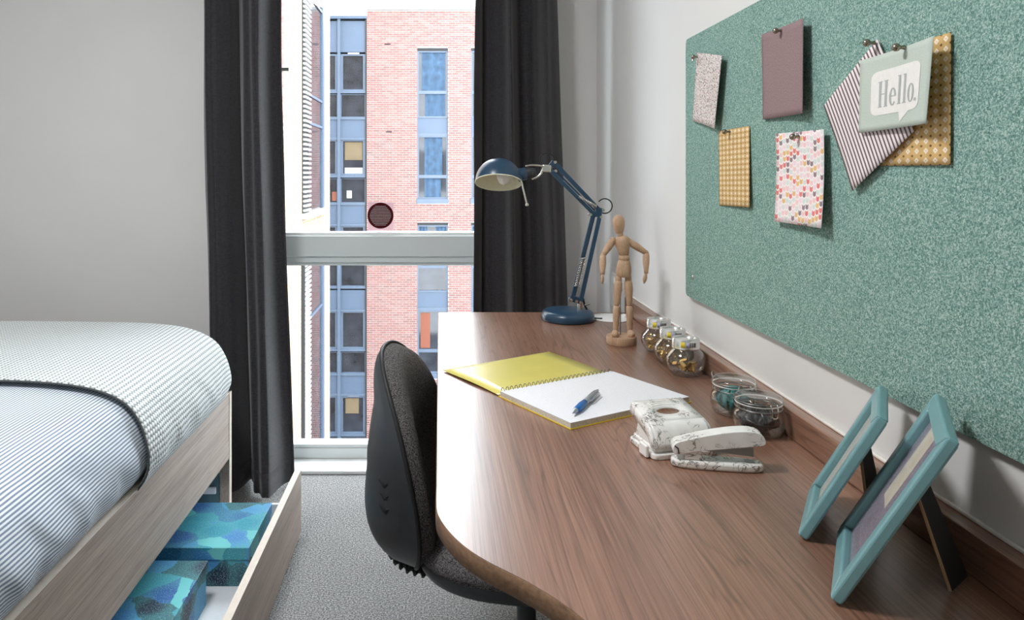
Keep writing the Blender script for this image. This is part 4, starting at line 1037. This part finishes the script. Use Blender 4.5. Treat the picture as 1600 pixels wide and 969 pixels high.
j1 = dup(j3, (*JL[2], .7402), -.05, 'round glass jar of gold pins with silver lid, nearest the mannequin')
random.seed(11)
def pile(name, label, c, zmax, count, ln):
    mb = MB()
    for k in range(count):
        zz = random.uniform(.006, zmax); rm = interp([(0, .018), (.008, .030), (.018, .0375), (.03, .040), (.042, .038)], zz) - ln * .8
        a = random.uniform(0, 2 * PI); rr = rm * math.sqrt(random.random())
        d = Vector((random.gauss(0, 1), random.gauss(0, 1), random.gauss(0, .5))).normalized() * ln / 2; p = Vector((c[0] + rr * math.cos(a), c[1] + rr * math.sin(a), .7402 + zz))
        mb.limb(p - d, p + d, [(0, .0022), (.2, .0024), (.3, .0008), (1, .0005)], 6)
    o = mb.build(name, 'brass', None, smooth=.8, kind='stuff'); return tag(o, label, 'pins')
pile('gold_pins', 'gold pins filling the middle round jar', JL[1], .036, 260, .010)
pile('gold_pins', 'gold pins filling the round jar nearest the mannequin', JL[2], .038, 280, .010)
clip_me = None
for k in range(16):
    a = 2 * PI * k / 16 * 1.618 * 2; rr = .006 + .019 * ((k * 7) % 16) / 16; zz = .0125 + .0035 * (k % 4)
    if clip_me is None:
        tri = [(-.0085, 0, -.0045), (.0085, 0, -.0045), (.0085, 0, .0045), (-.0085, 0, .0045)]
        mb = MB(); mb.slab([(-.009, -.0035, 0), (.009, -.0035, 0), (.009, .001, .0065), (-.009, .001, .0065)], (0, .7, -.7), .0006)
        mb.slab([(-.009, .0045, 0), (.009, .0045, 0), (.009, .001, .0065), (-.009, .001, .0065)], (0, -.7, -.7), .0006); mb.slab([(-.009, -.0035, 0), (.009, -.0035, 0), (.009, .0045, 0), (-.009, .0045, 0)], (0, 0, 1), .0006)
        clip_me = mb.mesh('binder_clip', 'brass')
    o = bpy.data.objects.new('binder_clip', clip_me); COL.objects.link(o); o.location = (JL[0][0] + rr * math.cos(a), JL[0][1] + rr * math.sin(a), .7402 + zz); o.rotation_euler = (random.uniform(-.5, .5), random.uniform(-.6, .6), random.uniform(0, 6.28))
    tag(o, 'small folded brass clip lying in the nearest round jar', 'clip', 'brass clips in the round jar')

# ------------------------------------------------------------------ clip-top jars
def clip_jar(label, loc, rotz, fill):
    r = thing('clip_jar', label, 'jar', loc, rotz, 'clip-top glass jars', local=True)
    outer = [(.028, 0), (.034, .001), (.039, .007), (.0415, .016), (.0415, .027), (.0395, .036), (.0365, .041), (.0365, .0425), (.038, .044), (.038, .046), (.0365, .0475), (.0365, .0485), (.038, .050), (.0375, .053)]
    inner = [(rr - .002, zz + (.003 if i_ < 2 else 0)) for i_, (rr, zz) in enumerate(outer)]
    MB().lathe(outer + inner[::-1], 44, caps=False).build('glass_body', 'jar_glass', r, smooth=3)
    MB().lathe([(.001, .003), (.027, .0032), (.028, 0)], 32, caps=False).build('glass_bottom', 'jar_glass', r, smooth=.8)
    lid = MB().lathe([(.0375, .0545), (.039, .0555), (.039, .0615), (.0375, .064), (.034, .066), (.030, .067), (.024, .0655), (.001, .065)], 44, caps=False).build('glass_lid', 'jar_glass', r, smooth=.9)
    MB().tube([(.0375 * math.cos(2 * PI * k / 44), .0375 * math.sin(2 * PI * k / 44), .0538) for k in range(44)], .0011, 6, True).build('rubber_seal', 'white_plastic', r, smooth=3)
    MB().tube([(.0375 * math.cos(2 * PI * k / 44), .0375 * math.sin(2 * PI * k / 44), .0455) for k in range(44)], .0009, 6, True).build('neck_wire', 'steel', r, smooth=3)
    MB().tube([(.0398 * math.cos(2 * PI * k / 44), .0398 * math.sin(2 * PI * k / 44), .0585) for k in range(44)], .0009, 6, True).build('lid_wire', 'steel', r, smooth=3)
    cl = [(-.0075, -.0395, .060), (-.0065, -.0425, .050), (-.006, -.0425, .040), (-.001, -.0435, .038), (.004, -.0425, .040), (.0045, -.0425, .050), (.0055, -.0395, .060)]
    MB().tube(catmull(cl, 4), .0011, 7).build('wire_clasp', 'chrome', r, smooth=3)
    MB().tube(catmull([(.007, .039, .055), (.005, .045, .062), (0, .047, .066), (-.005, .045, .062), (-.007, .039, .055)], 5), .0010, 7).build('hinge_loop', 'steel', r, smooth=3)
    return r
KJ = [(.5485, 1.228), (.5485, 1.330)]
k5 = clip_jar('clip-top glass jar of dark ribbon next to the stapler', (*KJ[0], .7402), .25, 'dark')
dup(k5, (*KJ[1], .7402), .55, 'clip-top glass jar holding teal ribbon')
def ribbon(name, label, c, mat, seed, zc, rmax, loops, wdt):
    random.seed(seed); mb = MB(); prev = None
    for l in range(loops):
        nrm = Vector((random.gauss(0, 1), random.gauss(0, 1), random.gauss(0, .6))).normalized(); ta = nrm.orthogonal().normalized(); tb = nrm.cross(ta)
        rr = rmax * random.uniform(.55, .95); off = nrm * random.uniform(-.006, .006)
        n_ = 22; vs = []; fs = []
        for k in range(n_):
            a = 2 * PI * k / n_; e = ta * math.cos(a) + tb * math.sin(a); e.z *= .68
            p = Vector((c[0], c[1], .7402 + zc)) + off + e * rr; nn2 = Vector((nrm.x, nrm.y, nrm.z * .68))
            vs += [p - nn2 * wdt / 2, p + nn2 * wdt / 2]
        fs = [(2 * k, 2 * ((k + 1) % n_), 2 * ((k + 1) % n_) + 1, 2 * k + 1) for k in range(n_)]
        mb.add(vs, fs)
    o = mb.build(name, mat, None, smooth=3, solid=.0007); return tag(o, label, 'ribbon', None, 'stuff')
ribbon('ribbon', 'tangle of teal ribbon inside the clip-top jar', KJ[1], 'teal_ribbon', 5, .0255, .0355, 34, .008)
ribbon('ribbon', 'tangle of dark ribbon inside the clip-top jar', KJ[0], 'dark_ribbon', 8, .0245, .0355, 32, .009)

# ------------------------------------------------------------------ hole punch
HPL = (.378, 1.165, .7402); HPR = math.radians(12)
hp = thing('hole_punch', 'white marbled hole punch in front of the notebook', 'hole punch', HPL, HPR, local=True)
# local: x along the width, -y towards the viewer
MB().prism(rrect(-.056, .056, -.047, .040, .010), 0, .009).build('base_tray', 'marbled', hp, bevel=.002)
MB().prism(rrect(-.052, .052, -.040, .036, .008), .0092, .016).build('base_body', 'marbled', hp, bevel=.003)
for sx_ in (-.049, .043): MB().prism([(-.036, .016), (.028, .016), (.020, .040), (-.020, .036)], sx_, sx_ + .006).xform(Matrix(((0, 0, 1, 0), (1, 0, 0, 0), (0, 1, 0, 0), (0, 0, 0, 1)))).build('hinge_cheek', 'marbled', hp, bevel=.0015)
# lever: bent plate with an oval finger hole
def lever_z(y):   # y from back (+) to front (-)
    return interp([(-.043, .017), (-.036, .030), (-.026, .044), (-.016, .049), (.045, .063)], y)
lv = MB(); nu_, ys = 40, [-.043, -.040, -.036, -.031, -.026, -.021, -.016]
def lw(y): return interp([(-.043, .050), (-.016, .048), (.045, .044)], y)
lv.grid(20, len(ys) - 1, lambda u_, v_: ((2 * u_ - 1) * lw(ys[int(round(v_ * (len(ys) - 1)))]), ys[int(round(v_ * (len(ys) - 1)))], lever_z(ys[int(round(v_ * (len(ys) - 1)))])))
na = 48; ov = []; oo = []
cy_ = .010
for k in range(na):
    a = 2 * PI * k / na; ov.append((.020 * math.cos(a), cy_ + .0095 * math.sin(a)))
    c_, s_ = math.cos(a), math.sin(a); e_ = 1 / max(abs(c_) / 1.0, abs(s_) / 1.0)
    yy = cy_ + s_ * e_ * (.035 if s_ > 0 else .026); xx = c_ * e_ * lw(yy); oo.append((xx, yy))
vs = [(x, y, lever_z(y)) for x, y in ov] + [((a_[0] + b_[0]) / 2, (a_[1] + b_[1]) / 2, lever_z((a_[1] + b_[1]) / 2)) for a_, b_ in zip(ov, oo)] + [(x, y, lever_z(y)) for x, y in oo]
fs = [(r_ * na + k, r_ * na + (k + 1) % na, (r_ + 1) * na + (k + 1) % na, (r_ + 1) * na + k) for r_ in range(2) for k in range(na)]
lv.add(vs, fs)
for sgn in (-1, 1):                                 # folded side flanges
    pts = [-.043, -.036, -.026, -.016, 0, .02, .045]
    vs = []; 
    for y in pts: vs += [(sgn * lw(y), y, lever_z(y)), (sgn * (lw(y) + .004), y, lever_z(y) - .004), (sgn * (lw(y) + .0055), y, max(.0165, lever_z(y) - .016))]
    fs = [(i_ * 3 + k, i_ * 3 + k + 1, i_ * 3 + 4 + k, i_ * 3 + 3 + k) for i_ in range(len(pts) - 1) for k in range(2)]
    lv.add(vs, fs)
lo = lv.build('lever', 'marbled', hp, smooth=.9, solid=.0022)
for kk in range(3):
    o = MB().tube([(.022 * math.cos(t) , .022 + .005 * kk + .006 * math.sin(t), lever_z(.022 + .005 * kk + .006 * math.sin(t)) + .0012) for t in [PI * (.12 + .76 * j / 14) for j in range(15)]], .0011, 6).build('grip_ridge', 'marbled', None, smooth=3); o.parent = lo
MB().box(-.064, -.0585, -.036, -.012, .001, .020).build('paper_guide', 'white_plastic', hp, bevel=.002)
MB().box(-.0584, -.0562, -.030, -.024, .002, .007).build('guide_arm', 'white_plastic', hp)

# ------------------------------------------------------------------ stapler
q0, q1 = on_z(1052, 731), on_z(1199, 741)
SA = math.atan2(q1.y - q0.y, q1.x - q0.x); SLn = (q1 - q0).length
stp = thing('stapler', 'white marbled stapler with its arm raised, in front of the hole punch', 'stapler', (q0.x, q0.y + .012, .7402), SA, local=True)
def side_prism(poly, w_, name, mat, bev=.003, sub_=None):
    mb = MB().prism(poly, -w_ / 2, w_ / 2); mb.v = [(x, z_, y) for x, y, z_ in mb.v]
    return mb.build(name, mat, stp, bevel=bev, seg=3, smooth=.7)
L_ = SLn
mb = MB().prism([(L_ * .5 + (L_ / 2) * math.copysign(abs(math.cos(t)) ** .55, math.cos(t)), .0165 * math.copysign(abs(math.sin(t)) ** .7, math.sin(t))) for t in [2 * PI * k / 48 for k in range(48)]], 0, .0125)
mb.build('base', 'marbled', stp, bevel=.004, seg=3, smooth=.7)
side_prism([(.018, .0127), (.046, .0127), (.043, .030), (.022, .030)], .022, 'hinge_post', 'marbled', .002)
side_prism([(.030, .0275), (L_ * .885, .0215), (L_ * .885, .035), (L_ * .6, .038), (.030, .034)], .012, 'magazine', 'steel', .001)
arm = catmull([(.004, .0205), (.001, .028), (.006, .0375), (.020, .043), (L_ * .4, .0525), (L_ * .65, .0595), (L_ * .84, .0615), (L_ * .95, .058), (L_ * .995, .050), (L_ * .99, .043), (L_ * .93, .040)], 5) + [(L_ * .6, .0335), (L_ * .3, .0275), (.016, .0215)]
side_prism(arm, .026, 'arm', 'marbled', .005)
MB().box(L_ * .80, L_ * .90, -.006, .006, .0126, .0134).build('anvil', 'steel', stp, bevel=.0005)
MB().tube([(.004, -.0135, .034), (.009, -.0138, .030), (.010, -.0138, .022)], .001, 6).build('hinge_slot', 'groove_black', stp, smooth=3)

# ------------------------------------------------------------------ picture frames
def picture_frame(label, Cn, Dn, s, t, pic, foot):
    """Cn, Dn: near and far bottom corners of the front face, s: lean back, t: rise"""
    Cn, Dn = Vector(Cn), Vector(Dn); e = (Dn - Cn); Wd = e.length; e.normalize(); n = Vector((e.y, -e.x, 0))
    upv = n * s + Vector((0, 0, t)); Ht = upv.length; upv.normalize(); fn_ = e.cross(upv).normalized()
    if fn_.x > 0: fn_ = -fn_                            # front normal looks away from the wall
    r = thing('picture_frame', label, 'picture frame', tuple((Cn + Dn) / 2), group='teal picture frames on the desk')
    W_, Tk = .0195, .0125
    def pt(a, b, d): return Cn + e * a + upv * b + fn_ * d
    def rail(quad):
        mb = MB(); vs = []
        for d in (-Tk, 0): vs += [pt(a, b, d) for a, b in quad]
        mb.add(vs, [(3, 2, 1, 0), (4, 5, 6, 7)] + [(i, (i + 1) % 4, 4 + (i + 1) % 4, 4 + i) for i in range(4)])
        mb.build('frame_rail', 'teal_paint', r, bevel=.0028, seg=3)
    o_ = [(0, 0), (Wd, 0), (Wd, Ht), (0, Ht)]; i_ = [(W_, W_), (Wd - W_, W_), (Wd - W_, Ht - W_), (W_, Ht - W_)]
    for k in range(4): rail([o_[k], o_[(k + 1) % 4], i_[(k + 1) % 4], i_[k]])
    def plate(a0, a1, b0, b1, d0, d1, name, mat, par=None):
        mb = MB(); vs = []
        for d in (d0, d1): vs += [pt(a, b, d) for a, b in ((a0, b0), (a1, b0), (a1, b1), (a0, b1))]
        mb.add(vs, [(3, 2, 1, 0), (4, 5, 6, 7)] + [(i, (i + 1) % 4, 4 + (i + 1) % 4, 4 + i) for i in range(4)])
        o = mb.build(name, mat, r if par is None else None)
        if par is not None: o.parent = par; o.matrix_parent_inverse = Matrix.Identity(4)
        return o
    W1 = W_ - .001
    plate(W1, Wd - W1, W1, Ht - W1, -.0125, -.0095, 'backing_board', 'easel_black')
    pa = plate(W1, Wd - W1, W1, Ht - W1, -.0094, -.0088, 'print', pic)
    if pic == 'lilac_print': plate(Wd * .47, Wd * .72, Ht * .42, Ht - W1 - .002, -.0088, -.0084, 'cream_label', 'mount_cream', pa)
    plate(W1, Wd - W1, W1, Ht - W1, -.0075, -.0065, 'glass', 'frame_glass')
    # easel leg: from the back of the frame down to the desk
    mid = pt(Wd * .5, Ht * .66, -.0135); ft = Vector(foot); hw = Wd * .128
    d = (ft - mid); ax = Vector((.80, .60, 0)); nn = d.cross(ax).normalized()
    q = [mid - ax * hw * .7, mid + ax * hw * .7, ft + ax * hw * 1.15, ft - ax * hw * 1.15]
    MB().slab(q, nn, .003).build('easel_leg', 'easel_black', r)
    q2 = [mid - ax * (hw * .7 + .0012), mid - ax * hw * .705, ft - ax * hw * 1.155, ft - ax * (hw * 1.15 + .0012)]
    MB().slab(q2, nn, .003).build('leg_edge', 'easel_edge', r)
    h0 = mid * .45 + ft * .55 + nn * .0035
    if nn.x > 0: h0 = mid * .45 + ft * .55 - nn * .0008
    MB().tube([h0 + ax * (.012 * math.cos(a)) + d.normalized() * (.008 * math.sin(a)) for a in [PI * k / 10 for k in range(11)]], .0009, 6).build('leg_hook', 'brass', r, smooth=3)
    return r
picture_frame('larger teal picture frame with lilac print, nearest the camera', (.4047, .7412, .7466), (.4905, .8814, .7466), .1000, .1871, 'lilac_print', (.562, .775, .7432))
picture_frame('smaller teal picture frame with pale print, behind the larger one', (.4366, .8715, .7466), (.5137, .9944, .7466), .0841, .1609, 'pale_print', (.563, .922, .7432))

# ------------------------------------------------------------------ ceiling fill lamp, added out of view to brighten the room
cl = thing('ceiling_fill_lamp', 'added round ceiling fill lamp with opal diffuser, out of view', 'lamp', (-.70, .95, ZC - .09))
MB().lathe([(.225, ZC - .03), (.23, ZC - .025), (.23, ZC - .0005), (.001, ZC - .0003)], 40, (-.70, .95, 0)).build('fill_housing', 'white_plastic', cl, smooth=.8)
MB().lathe([(.001, ZC - .085), (.08, ZC - .082), (.15, ZC - .07), (.20, ZC - .05), (.215, ZC - .0305)], 40, (-.70, .95, 0), caps=False).build('diffuser', 'fill_diffuser', cl, smooth=3)
